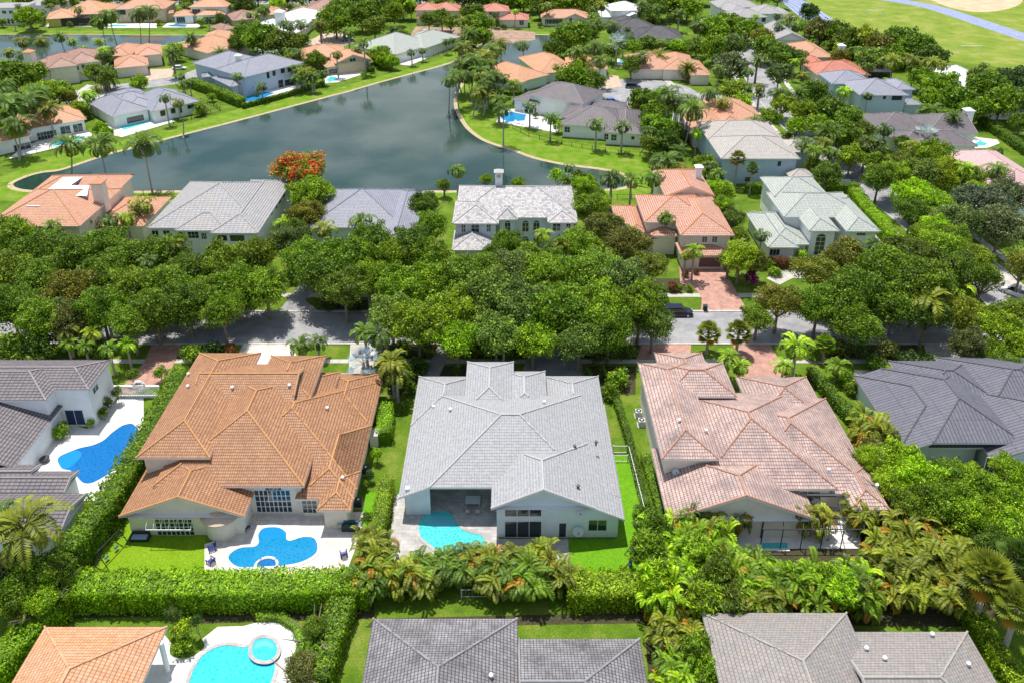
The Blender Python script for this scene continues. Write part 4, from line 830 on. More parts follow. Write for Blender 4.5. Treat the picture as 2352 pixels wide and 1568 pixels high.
def crown_mesh(name, seed, R0, H0, lobes, leaves, ls, low=-.35, lr=(.22, .38), long=1.0, up=.3, gold=0, mat=None):
    r = np.random.default_rng(seed)
    d = unit(r.normal(size=(lobes, 3))); d[:, 2] = np.where(d[:, 2] < low, -d[:, 2] * .6, d[:, 2])
    rad = r.uniform(.35, .82, size=(lobes, 1)) ** .7
    lc = d * rad * np.array([R0, R0, H0]); lrad = r.uniform(lr[0], lr[1], lobes) * R0
    lc[:, :2] *= r.uniform(.75, 1.2, size=(lobes, 1)); lc[:, 2] += .35 * H0 * np.sin(lc[:, 0] * .9 + seed) * np.cos(lc[:, 1] * .8 + seed * 2) * (lc[:, 2] > 0)
    k = r.choice(lobes, leaves, p=lrad ** 2 / (lrad ** 2).sum())
    e = unit(r.normal(size=(leaves, 3)) + np.array([0, 0, up]))
    rr = lrad[k] * (1.12 - np.abs(r.normal(0, .42, leaves)))
    P = lc[k] + e * rr[:, None] * np.array([1, 1, .8])
    fr = r.random(leaves) < .3; q = unit(r.normal(size=(leaves, 3)) + np.array([0, 0, .35])) * (r.random((leaves, 1)) ** .4) * np.array([R0, R0, H0]) * .96
    q *= (1 + .14 * np.sin(3.1 * np.arctan2(q[:, 1], q[:, 0]) + seed))[:, None]
    P[fr] = q[fr]
    N = unit(e + r.normal(size=(leaves, 3)) * .55); T = unit(np.cross(N, r.normal(size=(leaves, 3)))); U = np.cross(N, T)
    s = r.uniform(.6, 1.25, leaves) * ls
    sh = np.clip(.5 + r.normal(0, .28, leaves) + (r.random(lobes) - .5)[k] * .55, 0, 1)
    me = quads(name, P, T, U, s * long, s * .55, sh, gold=((P[:, 2] > -.2 * H0) & (r.random(leaves) < gold)).astype(float) * (np.array([(noise.noise(Vector((p[0] * .8, p[1] * .8, seed))) > -.12) for p in P])) if gold else None, mat=mat)
    # limbs running out to the lobes
    return me, lc
def limb_mesh(name, R0, H0, hc, lc, r0=.28, n=9, seed=1):
    mb = MB(); rr = random.Random(seed); fork = hc - H0 * .75
    mb.tube([(0, 0, 0), (.05, .03, fork * .5), (0, 0, fork)], [r0 * 1.25, r0, r0 * .85], 8)
    for q in lc[:n]:
        e = Vector((q[0], q[1], q[2] + hc)); m = Vector((e.x * .45 + rr.uniform(-.3, .3), e.y * .45, fork + (e.z - fork) * .4))
        mb.tube([(0, 0, fork - .1), m, e], [r0 * .6, r0 * .38, r0 * .12], 5)
    me = bpy.data.meshes.new(name); me.from_pydata(mb.v, [], mb.f); me.materials.append(bark); return me
PROTO = {}
def reg(kind, parts, R0, hc): PROTO.setdefault(kind, []).append((parts, R0, hc))
for i in range(5):
    me, lc = crown_mesh('crown', 20 + i, 5.0, 3.6, 150, 17000, .215, lr=(.10, .25))
    reg('oak', [('trunk', limb_mesh('trunk', 5, 3.6, 5.5, lc, seed=i), None), ('crown', me, 5.5)], 5.0, 5.5)
me, lc = crown_mesh('crown', 31, 5.0, 3.6, 110, 11000, .27, lr=(.12, .26), gold=.8, mat=FLAME)
reg('flame', [('trunk', limb_mesh('trunk', 5, 3.6, 5.5, lc, seed=8), None), ('crown', me, 5.5)], 5.0, 5.5)
for i in range(3):
    me, lc = crown_mesh('crown', 40 + i, 5.0, 3.8, 60, 5200, .38, lr=(.15, .30))
    reg('far', [('trunk', limb_mesh('trunk', 5, 3.8, 5.5, lc, seed=i), None), ('crown', me, 5.5)], 5.0, 5.5)
for i in range(3):
    me, lc = crown_mesh('crown', 50 + i, 2.6, 3.0, 90, 6500, .17, lr=(.12, .26), long=1.9, up=.8)
    reg('bamboo', [('trunk', limb_mesh('trunk', 2.6, 2.6, 3.4, lc, r0=.09, n=14, seed=i), None), ('crown', me, 3.4)], 2.6, 3.4)
for i in range(3):
    me, lc = crown_mesh('crown', 60 + i, 1.0, .9, 16, 1500, .10, low=-.6, lr=(.3, .5))
    reg('bush', [('trunk', limb_mesh('trunk', 1, .8, .9, lc, r0=.05, n=5, seed=i), None), ('crown', me, .9)], 1.0, .9)
def frond_arrays(base, az, el, ln, droop, nl, lw, ll, r, vee=.5, hang=.35, plume=0):
    """rachis points and leaflet cards of one feather frond"""
    P, D, U, A, B = [], [], [], [], []; pts = []
    h = np.array([cos(az), sin(az), 0.]); side = np.array([-sin(az), cos(az), 0.]); p = np.array(base, float); e = el; st = ln / 10
    for k in range(11):
        pts.append(tuple(p)); d = h * cos(e) + np.array([0, 0, sin(e)]); p = p + d * st; e -= droop / 10 * (1 + k * .12)
    pts_a = np.array(pts)
    for k in range(nl):
        t = .12 + .88 * k / (nl - 1); x = t * 10; i = min(9, int(x)); q = pts_a[i] + (pts_a[i + 1] - pts_a[i]) * (x - i)
        tg = pts_a[i + 1] - pts_a[i]; tg = tg / np.linalg.norm(tg)
        L_ = ll * (sin(pi * min(1, .18 + t * .78)) ** .6) * r.uniform(.85, 1.1)
        for sg in (1, -1):
            dd = side * sg * .85 + tg * .55 + np.array([0, 0, (vee if t < .4 else vee * .3) - hang * r.uniform(.6, 1.6)]); dd /= np.linalg.norm(dd)
            uu = np.cross(dd, np.cross(tg, dd)); uu = tg - dd * tg.dot(dd); uu /= max(1e-6, np.linalg.norm(uu))
            P.append(q + dd * L_ * .5); D.append(dd); U.append(uu); A.append(L_ * .5); B.append(lw * .5)
    return pts, P, D, U, A, B
def palm_mesh(name, seed, nf, R0, nl=20, lw=.17, ll=.8, ehi=1.25, elo=-.5, droop=1.7, goldf=.15, base_r=.15, hang=.35):
    r = np.random.default_rng(seed); P, D, U, A, B, S, Gd = [], [], [], [], [], [], []; ev = MB()
    for k in range(nf):
        t = k / (nf - 1); el = ehi + (elo - ehi) * t + r.normal(0, .08); az = k * 2.399 + r.normal(0, .15); ln = R0 * r.uniform(.92, 1.15) * (.75 + .3 * sin(pi * min(1, t + .25)))
        pts, p, d, u, a, b = frond_arrays((cos(az) * base_r, sin(az) * base_r, 0), az, el, ln * 1.12, droop * r.uniform(.8, 1.2), nl, lw, ll, r, hang=hang + .2 * t)
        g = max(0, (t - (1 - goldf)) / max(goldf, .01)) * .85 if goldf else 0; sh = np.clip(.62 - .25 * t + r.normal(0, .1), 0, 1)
        P += p; D += d; U += u; A += a; B += b; S += list(np.clip(sh + r.normal(0, .1, len(p)), 0, 1)); Gd += [min(.9, g * r.uniform(.5, 1.1))] * len(p)
        ev.tube(pts[::2], [.045, .04, .03, .02, .014, .008][:len(pts[::2])], 3, cap=False)
    return quads(name, np.array(P), np.array(D), np.array(U), A, B, S, Gd, extra=(ev.v, ev.f))
def fan_mesh(name, seed, nf, R0, spread=2.4, nl=13, lw=.2, goldf=.1):
    r = np.random.default_rng(seed); P, D, U, A, B, S, Gd = [], [], [], [], [], [], []; ev = MB()
    for k in range(nf):
        t = k / (nf - 1); el = 1.3 - 1.9 * t + r.normal(0, .1); az = k * 2.399
        h = np.array([cos(az), sin(az), 0.]); d0 = h * cos(el) + np.array([0, 0, sin(el)]); s0 = np.array([-sin(az), cos(az), 0.]); n0 = np.cross(d0, s0)
        c = d0 * R0 * .5; ev.tube([(0, 0, 0), tuple(c)], .035, 3, cap=False); g = .8 if t > 1 - goldf else 0
        for j in range(nl):
            a_ = -spread / 2 + spread * j / (nl - 1); dd = d0 * cos(a_) + s0 * sin(a_) - n0 * (-.22 * abs(a_)) + np.array([0, 0, -.12]); dd /= np.linalg.norm(dd); L_ = R0 * .52 * (1 - .18 * abs(a_))
            uu = s0 - dd * s0.dot(dd); uu = uu / max(1e-6, np.linalg.norm(uu))
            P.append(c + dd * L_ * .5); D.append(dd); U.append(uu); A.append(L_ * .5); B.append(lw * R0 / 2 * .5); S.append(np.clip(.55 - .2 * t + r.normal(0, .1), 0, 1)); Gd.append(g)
    return quads(name, np.array(P), np.array(D), np.array(U), A, B, S, Gd, extra=(ev.v, ev.f))
def trunk_mesh(name, h, r0, r1, lean=(0, 0), mat=None, bulge=0):
    mb = MB(); n = 7; pts = []; rs = []
    for k in range(n + 1):
        t = k / n; pts.append((lean[0] * (1 - t) ** 1.7 * -1 , lean[1] * (1 - t) ** 1.7 * -1, h * t)); rs.append(r0 + (r1 - r0) * t + bulge * sin(pi * t) + (.08 if k == 0 else 0))
    mb.tube(pts, rs, 8); me = bpy.data.meshes.new(name); me.from_pydata(mb.v, [], mb.f); me.materials.append(mat or palm_bark); return me
for i in range(3):
    ln = [(0, 0), (1.4, .6), (-1.5, .5)][i]
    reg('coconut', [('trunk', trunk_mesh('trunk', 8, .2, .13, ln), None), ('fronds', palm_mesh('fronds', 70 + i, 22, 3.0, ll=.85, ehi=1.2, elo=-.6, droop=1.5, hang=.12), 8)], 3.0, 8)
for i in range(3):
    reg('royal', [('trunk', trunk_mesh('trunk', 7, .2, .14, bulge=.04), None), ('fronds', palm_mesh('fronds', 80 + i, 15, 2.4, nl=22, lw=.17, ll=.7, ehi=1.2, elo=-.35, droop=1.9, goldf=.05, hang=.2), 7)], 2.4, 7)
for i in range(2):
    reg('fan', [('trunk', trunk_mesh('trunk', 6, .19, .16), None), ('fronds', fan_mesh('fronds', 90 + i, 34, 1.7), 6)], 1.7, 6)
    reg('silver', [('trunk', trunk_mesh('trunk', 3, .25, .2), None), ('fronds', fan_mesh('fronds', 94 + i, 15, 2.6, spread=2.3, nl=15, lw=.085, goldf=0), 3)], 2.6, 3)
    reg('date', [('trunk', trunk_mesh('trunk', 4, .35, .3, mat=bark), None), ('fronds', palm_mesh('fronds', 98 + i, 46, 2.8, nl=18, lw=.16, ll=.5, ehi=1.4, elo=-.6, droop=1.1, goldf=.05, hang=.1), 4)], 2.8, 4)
def clump_mesh(seed, gold):
    r = np.random.default_rng(seed); me_parts = []; tr = MB(); P, D, U, A, B, S, Gd = [], [], [], [], [], [], []; ev = MB()
    for s in range(6):
        az = s * 2 * pi / 6 + r.normal(0, .3); q = .35 * r.uniform(.3, 1); b0 = np.array([cos(az) * q, sin(az) * q, 0]); top = b0 + np.array([cos(az) * r.uniform(.3, .9), sin(az) * r.uniform(.3, .9), r.uniform(1.3, 2.7)])
        tr.tube([tuple(b0), tuple((b0 + top) / 2 + np.array([0, 0, .15])), tuple(top)], [.055, .05, .04], 5)
        for k in range(8):
            t = k / 7; el = 1.35 - 1.35 * t + r.normal(0, .1); a2 = az + k * 2.399 + r.normal(0, .2)
            pts, p, d, u, a, b = frond_arrays(tuple(top), a2, el, r.uniform(1.5, 2.2), 1.9 * r.uniform(.7, 1.2), 14, .15, .46, r, vee=.2, hang=.10 + .12 * t)
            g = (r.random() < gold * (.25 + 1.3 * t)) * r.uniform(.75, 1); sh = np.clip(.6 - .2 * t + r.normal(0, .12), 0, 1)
            P += p; D += d; U += u; A += a; B += b; S += list(np.clip(sh + r.normal(0, .08, len(p)), 0, 1)); Gd += [g * r.uniform(.7, 1)] * len(p)
            ev.tube(pts[::2], .018, 3, cap=False)
    me = quads('fronds', np.array(P), np.array(D), np.array(U), A, B, S, Gd, extra=(ev.v, ev.f))
    t_ = bpy.data.meshes.new('stems'); t_.from_pydata(tr.v, [], tr.f); t_.materials.append(plain('palm_stem', (.22, .2, .1), .7)); return t_, me
for i in range(4):
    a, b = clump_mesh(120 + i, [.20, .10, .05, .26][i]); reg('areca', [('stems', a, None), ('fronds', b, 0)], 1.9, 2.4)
TINT = dict(dark=(0.0531, 0.1113, 0.0141), mid=(0.1171, 0.2037, 0.0141), green=(0.1609, 0.2794, 0.0122), lime=(0.2496, 0.4301, 0.0115), yellow=(0.2429, 0.363, 0.012), olive=(0.1802, 0.1913, 0.0223), grey=(0.1298, 0.1726, 0.0708), silver=(0.36, 0.46, 0.46), palm=(0.0975, 0.1748, 0.0176), palmy=(0.1781, 0.2184, 0.0176), flame=(0.42, 0.085, 0.012), purple=(0.25, 0.02, 0.14), rust=(0.2, 0.09, 0.02))
CATS = dict(flame=('flame_tree', 'tree', 'flame tree'), oak=('broadleaf_tree', 'tree', 'leafy tree'), far=('broadleaf_tree', 'tree', 'leafy tree'), bamboo=('slender_tree', 'tree', 'narrow leaved tree'), bush=('bush', 'bush', 'bush'), coconut=('coconut_palm', 'palm', 'coconut palm'),
            royal=('royal_palm', 'palm', 'slim palm'), fan=('fan_palm', 'palm', 'fan palm'), silver=('silver_palm', 'palm', 'silver fan palm'), date=('date_palm', 'palm', 'bushy date palm'), areca=('areca_palm', 'palm', 'areca palm clump'))
TW = dict(dark='dark green', mid='green', green='fresh green', lime='bright lime green', yellow='yellow green', olive='olive green', grey='grey green', silver='silvery', palm='green', palmy='yellowish', flame='orange flowering', purple='purple flowering', rust='rusty red')
FIRST = {}; PLANTS = []
def T(kind, x, y, R, h=None, tint='mid', label=None, zs=None, at=None):
    v = PROTO[kind]; i = rnd.randrange(len(v)); parts, R0, hc = v[i]
    h = hc if h is None else h
    p = at if at is not None else G(x, y, h); Rm = R / PPM((p.x, p.y, h)); s = Rm / R0
    nm, cat, phrase = CATS[kind]
    o = bpy.data.objects.new(nm, None); COL.objects.link(o); o.location = (p.x, p.y, 0); o.rotation_euler = (0, 0, rnd.uniform(0, 6.28)); o.empty_display_size = .3
    sz = h / hc; ax = rnd.uniform(.84, 1.2) if kind in ('oak', 'far', 'bamboo') else 1.0
    tc = TINT[tint]; j = rnd.uniform(.8, 1.25); o2 = TINT[rnd.choice(['dark', 'green', 'olive', 'lime', 'lime', 'yellow', 'grey'])]; mxf = rnd.uniform(0, .5) if kind in ('oak', 'far', 'bush', 'bamboo') and tint not in ('purple', 'rust') else 0; tc = tuple(a * (1 - mxf) + b * mxf for a, b in zip(tc, o2))
    for pn, me, zc in parts:
        c = bpy.data.objects.new(pn, me); COL.objects.link(c); c.parent = o
        if pn in ('trunk', 'stems'):
            c.scale = (max(s, .8) if kind not in ('areca', 'bush', 'bamboo') else s, max(s, .8) if kind not in ('areca', 'bush', 'bamboo') else s, sz)
            if kind in ('coconut',): c.scale = (1, 1, sz)
        else:
            vs = s if kind not in ('oak', 'far', 'bamboo', 'bush', 'flame') else (zs if zs else min(s, sz * 1.25)) if True else s
            c.location = (0, 0, (zc or 0) * sz if zc else 0)
            if kind == 'areca': c.location = (0, 0, 0); vs = sz
            c.scale = (s * ax, s / ax, vs * (rnd.uniform(.85, 1.2) if ax != 1 else 1))
            c.color = (tc[0] * j, tc[1] * j * rnd.uniform(.95, 1.05), tc[2], 1)
    o['category'] = cat; PLANTS.append((o, kind, tint, PX((p.x, p.y, h)), label, phrase)); return o
def TT(kind, lst, h=None, tint='mid'):
    for q in lst:
        T(kind, q[0], q[1], q[2], q[3] if len(q) > 3 and q[3] else h, q[4] if len(q) > 4 else tint)
# street trees, north side of the main street, left group
TT('oak', [(30, 545, 60), (95, 570, 62), (20, 625, 60), (95, 640, 62), (165, 590, 62), (170, 665, 60, 6, 'olive'), (240, 560, 55), (235, 630, 62), (300, 595, 60), (310, 660, 62), (25, 705, 60), (90, 730, 58), (160, 735, 52, 5, 'olive'),
           (375, 585, 60), (380, 655, 62), (232, 705, 55), (300, 735, 50), (355, 715, 60), (430, 700, 62), (440, 620, 52), (520, 610, 66, 6.5, 'green'), (580, 590, 50, 6, 'green'), (545, 665, 66, 6, 'green'), (610, 660, 60, 6, 'green'), (470, 680, 55), (510, 715, 45)], 6, 'mid')
TT('oak', [(665, 555, 50), (700, 590, 55), (735, 625, 66, 7), (800, 600, 66, 7), (790, 660, 60, 6.5), (850, 560, 58, 7), (845, 640, 50, 6), (905, 590, 50, 6), (950, 560, 55, 7), (990, 520, 42, 7.5, 'green'), (975, 470, 38, 8, 'green'), (985, 590, 50, 6)], 6.5, 'mid')
TT('oak', [(925, 650, 60), (900, 720, 58), (985, 650, 66, 7), (960, 745, 66), (1050, 640, 62, 7), (1040, 715, 72, 7), (1050, 775, 55, 5.5), (1125, 680, 72, 7.5), (1140, 760, 66, 6), (1110, 615, 50, 7), (1180, 610, 52, 7.5), (1205, 700, 72, 7.5), (1225, 775, 60, 5.5), (1245, 630, 62, 7), (1285, 715, 78, 7.5),
           (1310, 630, 55, 7), (1330, 560, 50, 7.5), (1370, 620, 62, 7.5), (1375, 700, 75, 7), (1330, 780, 60, 5.5), (1430, 640, 66, 7), (1390, 520, 46, 8, 'olive'), (1440, 560, 55, 8, 'olive'), (1470, 700, 66, 7), (1400, 760, 60, 5.5), (1490, 610, 46, 7, 'olive'), (1500, 740, 46, 5.5), (1360, 470, 40, 7), (1345, 430, 32, 6)], 6.5, 'green')
TT('oak', [(1790, 690, 52, 6, 'olive'), (1740, 730, 38, 4), (1880, 700, 55, 6), (1880, 625, 56, 7, 'olive'), (1945, 595, 60, 7.5, 'olive'), (1960, 670, 70, 7.5), (1960, 745, 56, 5.5), (2030, 620, 68, 8), (2045, 700, 62, 6), (2085, 580, 56, 8), (2110, 650, 72, 8), (2160, 570, 50, 8, 'lime'), (2190, 620, 56, 7.5), (2195, 545, 34, 7, 'yellow'), (2130, 720, 50, 6),
           (2215, 725, 52, 5, 'olive'), (2290, 745, 55, 6, 'yellow'), (2340, 720, 50, 6, 'yellow'), (2352, 790, 50, 5, 'yellow'), (2225, 790, 45, 5, 'olive'), (2185, 555, 44, 7, 'mid'), (2150, 525, 40, 6, 'lime'), (2235, 590, 40, 6.5, 'olive'), (2095, 485, 40, 6, 'mid'), (2260, 640, 40, 6, 'mid'), (2125, 545, 40, 6, 'green'), (2350, 610, 42, 6, 'olive'), (2275, 810, 40, 4, 'mid'), (2330, 850, 48, 4, 'mid')], 6.5, 'mid')
TT('oak', [(2250, 470, 66, 6.5, 'grey'), (2300, 520, 60, 6.5, 'grey'), (2200, 510, 55, 6.5, 'grey'), (2310, 450, 50, 6, 'grey'), (2100, 450, 48, 6, 'lime'), (2150, 470, 46, 6, 'lime'), (2130, 500, 40, 5, 'lime'), (2060, 400, 44, 6, 'yellow'), (2020, 410, 40, 6, 'mid'), (2115, 400, 46, 6, 'yellow'), (2175, 400, 48, 6, 'yellow'), (2230, 410, 38, 6, 'yellow'), (2140, 360, 46, 7, 'yellow'), (2080, 370, 34, 6, 'olive'),
           (2240, 440, 34, 6, 'yellow'), (1900, 400, 40, 6, 'mid'), (1870, 380, 22, 4, 'mid')], 6, 'lime')
# the orange flowering tree and its green neighbour
for a in ((655, 375, 34, 8.5), (690, 385, 42, 8.5), (725, 400, 34, 8), (672, 405, 32, 7.5)): pass
T('flame', 690, 388, 68, 8.2, 'mid', 'wide crowned orange flowering tree standing at the lake shore', zs=.85)
TT('oak', [(1165, 565, 42, 6.5, 'mid'), (1215, 590, 46, 6.5, 'green'), (1270, 590, 40, 6.5, 'mid'), (1135, 590, 34, 6, 'mid')]); T('oak', 715, 440, 52, 6.2, 'green', 'green tree right below the orange flowering tree'); T('oak', 705, 490, 42, 5, 'olive', 'small olive tree between the silver and the blue grey roofs'); T('oak', 675, 530, 34, 4, 'mid')
TT('oak', [(1350, 480, 34, 5), (1365, 445, 26, 5), (1190, 421, 16, 3, 'green'), (1117, 411, 15, 3, 'green'), (1020, 425, 18, 3, 'mid'), (1660, 470, 26, 6, 'lime'), (1685, 500, 28, 5, 'green'), (1640, 430, 24, 5, 'lime'), (1665, 440, 28, 6, 'lime'), (1690, 545, 30, 4, 'mid'), (1700, 590, 44, 5.5, 'yellow'), (1735, 600, 30, 4.5, 'olive'),
           (1675, 595, 26, 4, 'grey')], 5, 'green')
# peninsula, right side and the far gardens
far = [(65, 40, 34, 6, 'green'), (30, 45, 10, 3), (125, 10, 26), (160, 4, 20, 5, 'green'), (230, 5, 24, 6), (300, 3, 18), (30, 175, 48, 6, 'mid'), (75, 170, 34, 6, 'mid'), (90, 220, 38, 6, 'green'), (130, 215, 40, 6, 'green'), (60, 240, 30, 5), (160, 225, 20, 5, 'olive'), (180, 245, 18, 4, 'yellow'),
       (215, 165, 28), (245, 175, 22), (240, 135, 20), (395, 125, 26, 6, 'dark'), (430, 5, 18), (560, 12, 26), (530, 8, 22, 6, 'dark'), (600, 90, 44, 7, 'mid'), (565, 85, 34, 6, 'mid'), (545, 100, 22, 5), (645, 100, 42, 7, 'mid'), (690, 95, 24, 5, 'mid'), (620, 125, 26, 5, 'green'), (660, 118, 22, 4, 'olive'),
       (770, 50, 42, 7, 'green'), (800, 75, 30, 6, 'green'), (830, 35, 38, 7, 'mid'), (860, 60, 30, 6), (780, 20, 30, 6, 'mid'), (870, 15, 34, 6, 'mid'), (905, 30, 26, 6), (735, 60, 24, 5, 'green'), (905, 70, 24, 5, 'lime'), (925, 15, 30, 6, 'mid'), (925, 85, 18, 3, 'lime'), (1020, 10, 26, 5), (1060, 50, 26, 5, 'mid'), (1015, 40, 24), (985, 45, 20, 5), (1035, 50, 22),
       (1085, 30, 30, 6, 'mid'), (1100, 55, 34, 6, 'green'), (1080, 80, 28, 5, 'green'), (1110, 85, 26, 5, 'green'), (1140, 8, 28, 5), (1190, 5, 28, 5, 'mid'), (1240, 20, 24, 5), (1290, 5, 30), (1350, 5, 34), (1430, 5, 24, 5, 'mid'), (1500, 15, 36, 7, 'mid'), (1540, 10, 38, 7, 'lime'), (1580, 20, 36, 6, 'lime'), (1490, 45, 28, 5, 'mid'),
       (1310, 90, 44, 7, 'mid'), (1345, 80, 34, 6, 'mid'), (1275, 110, 28, 5, 'dark'), (1320, 180, 44, 6, 'green'), (1360, 190, 34, 5, 'mid'), (1300, 200, 26, 4, 'dark'), (1345, 220, 28, 4, 'dark'), (1450, 150, 26, 5, 'mid'), (1455, 108, 24, 4, 'green'), (1490, 100, 22, 4), (1520, 100, 22, 3, 'green'), (1560, 105, 26, 3, 'green'), (1600, 108, 26, 4, 'green'), (1430, 100, 22, 4, 'green'), (1405, 120, 24, 4, 'green'),
       (1640, 70, 40, 7, 'green'), (1680, 60, 38, 6, 'mid'), (1720, 70, 34, 6, 'green'), (1610, 60, 28, 6, 'mid'), (1640, 110, 36, 6, 'mid'), (1690, 105, 34, 6, 'mid'), (1750, 85, 30, 6, 'olive'), (1790, 60, 22, 5, 'mid'), (1760, 110, 36, 6, 'mid'), (1740, 140, 26, 5), (1680, 155, 44, 6, 'grey'), (1720, 165, 24), (1650, 160, 26, 5, 'mid'),
       (1800, 130, 38, 6, 'mid'), (1790, 170, 34, 6, 'mid'), (1830, 60, 26, 5, 'dark'), (1860, 30, 26, 6, 'dark'), (1815, 40, 24, 5, 'green'), (1850, 62, 20, 4, 'lime'), (1880, 70, 34, 6, 'olive'), (1920, 75, 34, 6, 'dark'), (1950, 95, 36, 6, 'mid'), (1985, 95, 40, 6, 'olive'), (2020, 110, 38, 6, 'olive'), (2000, 135, 36, 5, 'green'), (2070, 95, 44, 7, 'dark'), (2110, 110, 40, 7, 'dark'), (2050, 125, 32, 5, 'green'), (2140, 130, 38, 6, 'dark'), (2165, 150, 24, 5, 'dark'),
       (1845, 175, 26, 5, 'mid'), (1870, 215, 36, 6, 'green'), (1835, 215, 30, 5, 'green'), (1910, 260, 44, 7, 'mid'), (1950, 275, 40, 7, 'mid'), (1930, 310, 46, 7, 'mid'), (1975, 300, 34, 6, 'mid'), (1880, 290, 36, 6, 'green'), (1850, 260, 34, 6, 'green'), (1830, 290, 28, 5, 'green'), (1990, 340, 40, 6, 'mid'), (1910, 350, 30, 5, 'mid'), (1955, 360, 36, 5, 'mid'),
       (1800, 240, 30, 5, 'yellow'), (1770, 270, 26, 5, 'green'), (2120, 180, 30, 5, 'green'), (2160, 200, 40, 5, 'green'), (2200, 230, 40, 5, 'green'), (2140, 225, 34, 4, 'green'), (2240, 250, 34, 5, 'green'), (2100, 160, 26, 5, 'green'), (2270, 200, 50, 8, 'dark'), (2320, 190, 44, 7, 'dark'), (2300, 235, 44, 7, 'mid'), (2340, 230, 40, 6, 'mid'), (2250, 180, 30, 6, 'dark'), (2345, 280, 26, 4, 'mid'), (2190, 270, 26, 4, 'green'),
       (1480, 235, 38, 5, 'mid'), (1500, 260, 32, 5, 'mid'), (1510, 290, 38, 5, 'green'), (1490, 300, 26, 4, 'dark'), (1530, 330, 36, 4, 'dark'), (1545, 300, 26, 4), (1495, 330, 28, 4, 'green'), (1560, 350, 30, 4, 'mid'), (1680, 210, 34, 5, 'lime'), (1705, 235, 24, 4, 'lime'), (1600, 390, 28, 4, 'green'), (1630, 380, 26, 4, 'mid'), (1565, 385, 28, 4),
       (1300, 415, 26, 4, 'mid'), (1330, 410, 22, 4, 'green'), (725, 140, 26, 4, 'mid'), (700, 165, 26, 4, 'mid'), (720, 175, 22, 3, 'dark'), (670, 140, 24, 5, 'olive'), (820, 115, 20, 3, 'lime'), (858, 128, 22, 3, 'lime'), (880, 138, 22, 3, 'lime'), (900, 142, 18, 3, 'lime'), (420, 275, 10, 2),
       (230, 295, 20, 2.5, 'lime'), (245, 305, 14, 2, 'lime'), (1770, 330, 22, 4), (1745, 200, 22, 4, 'green'), (2075, 330, 20, 3, 'dark'), (2010, 370, 30, 5, 'mid'), (2310, 405, 26, 4, 'lime')]
for x in range(590, 1500, 34): far.append((x, rnd.uniform(-16, 2), rnd.uniform(26, 36), 6, rnd.choice(['dark', 'mid', 'dark'])))
for x in range(-20, 590, 44): far.append((x, rnd.uniform(-20, -6), rnd.uniform(26, 36), 6, rnd.choice(['dark', 'mid', 'mid'])))
for x in range(1500, 1800, 36): far.append((x, rnd.uniform(-18, -4), rnd.uniform(24, 32), 6, rnd.choice(['mid', 'green', 'mid'])))
pr = random.Random(3); keep = []
for q in far:
    if q[2] <= 30 and q[1] > 30 and pr.random() < .42: T(pr.choice(['royal', 'royal', 'coconut', 'date']), q[0], q[1], q[2] * .8, (q[3] if len(q) > 3 else 6) + pr.uniform(1, 3), pr.choice(['palm', 'palmy', 'palm']))
    else: keep.append(q)
TT('far', keep, 6, 'mid')
# tall palms
TT('coconut', [(20, 240, 50, 11, 'palm'), (60, 235, 46, 10, 'palm'), (160, 330, 42, 8, 'palm'), (228, 330, 46, 8.5, 'palm'), (328, 328, 50, 12, 'palm'), (0, 200, 40, 10, 'palm'), (232, 50, 26, 10), (250, 35, 28, 12), (318, 32, 28, 12), (340, 25, 30, 12), (50, 95, 22, 6, 'palmy'), (95, 95, 22, 6, 'palmy'), (137, 84, 20, 6, 'palm'), (20, 120, 20, 7, 'palmy'), (48, 125, 18, 7), (10, 148, 20, 6),
    (1032, 185, 24, 10, 'palm'), (1060, 150, 30, 10), (1085, 140, 32, 11), (1115, 130, 30, 9, 'palmy'), (1130, 115, 28, 9), (1150, 100, 26, 8, 'palmy'), (1100, 165, 28, 9), (1075, 175, 26, 9), (1200, 104, 20, 7), (1370, 55, 26, 9), (1345, 65, 26, 9), (1370, 110, 32, 9), (1325, 120, 28, 8), (1605, 60, 26, 9), (1255, 15, 18, 8, 'palmy'), (1382, 12, 20, 9, 'palmy'), (1475, 12, 22, 10),
    (1535, 215, 40, 12), (1590, 250, 42, 11), (1530, 370, 40, 7, 'palm'), (2050, 140, 30, 9, 'palmy'), (2095, 140, 30, 9, 'palmy'), (2140, 145, 28, 9, 'palmy'), (1905, 305, 40, 8, 'palm'), (2290, 390, 34, 6, 'palm'), (2140, 255, 34, 5, 'palm'), (690, 55, 22, 8), (665, 60, 20, 8), (650, 55, 18, 8), (735, 60, 22, 7, 'palmy'), (610, 20, 20, 8)], 8, 'palm')
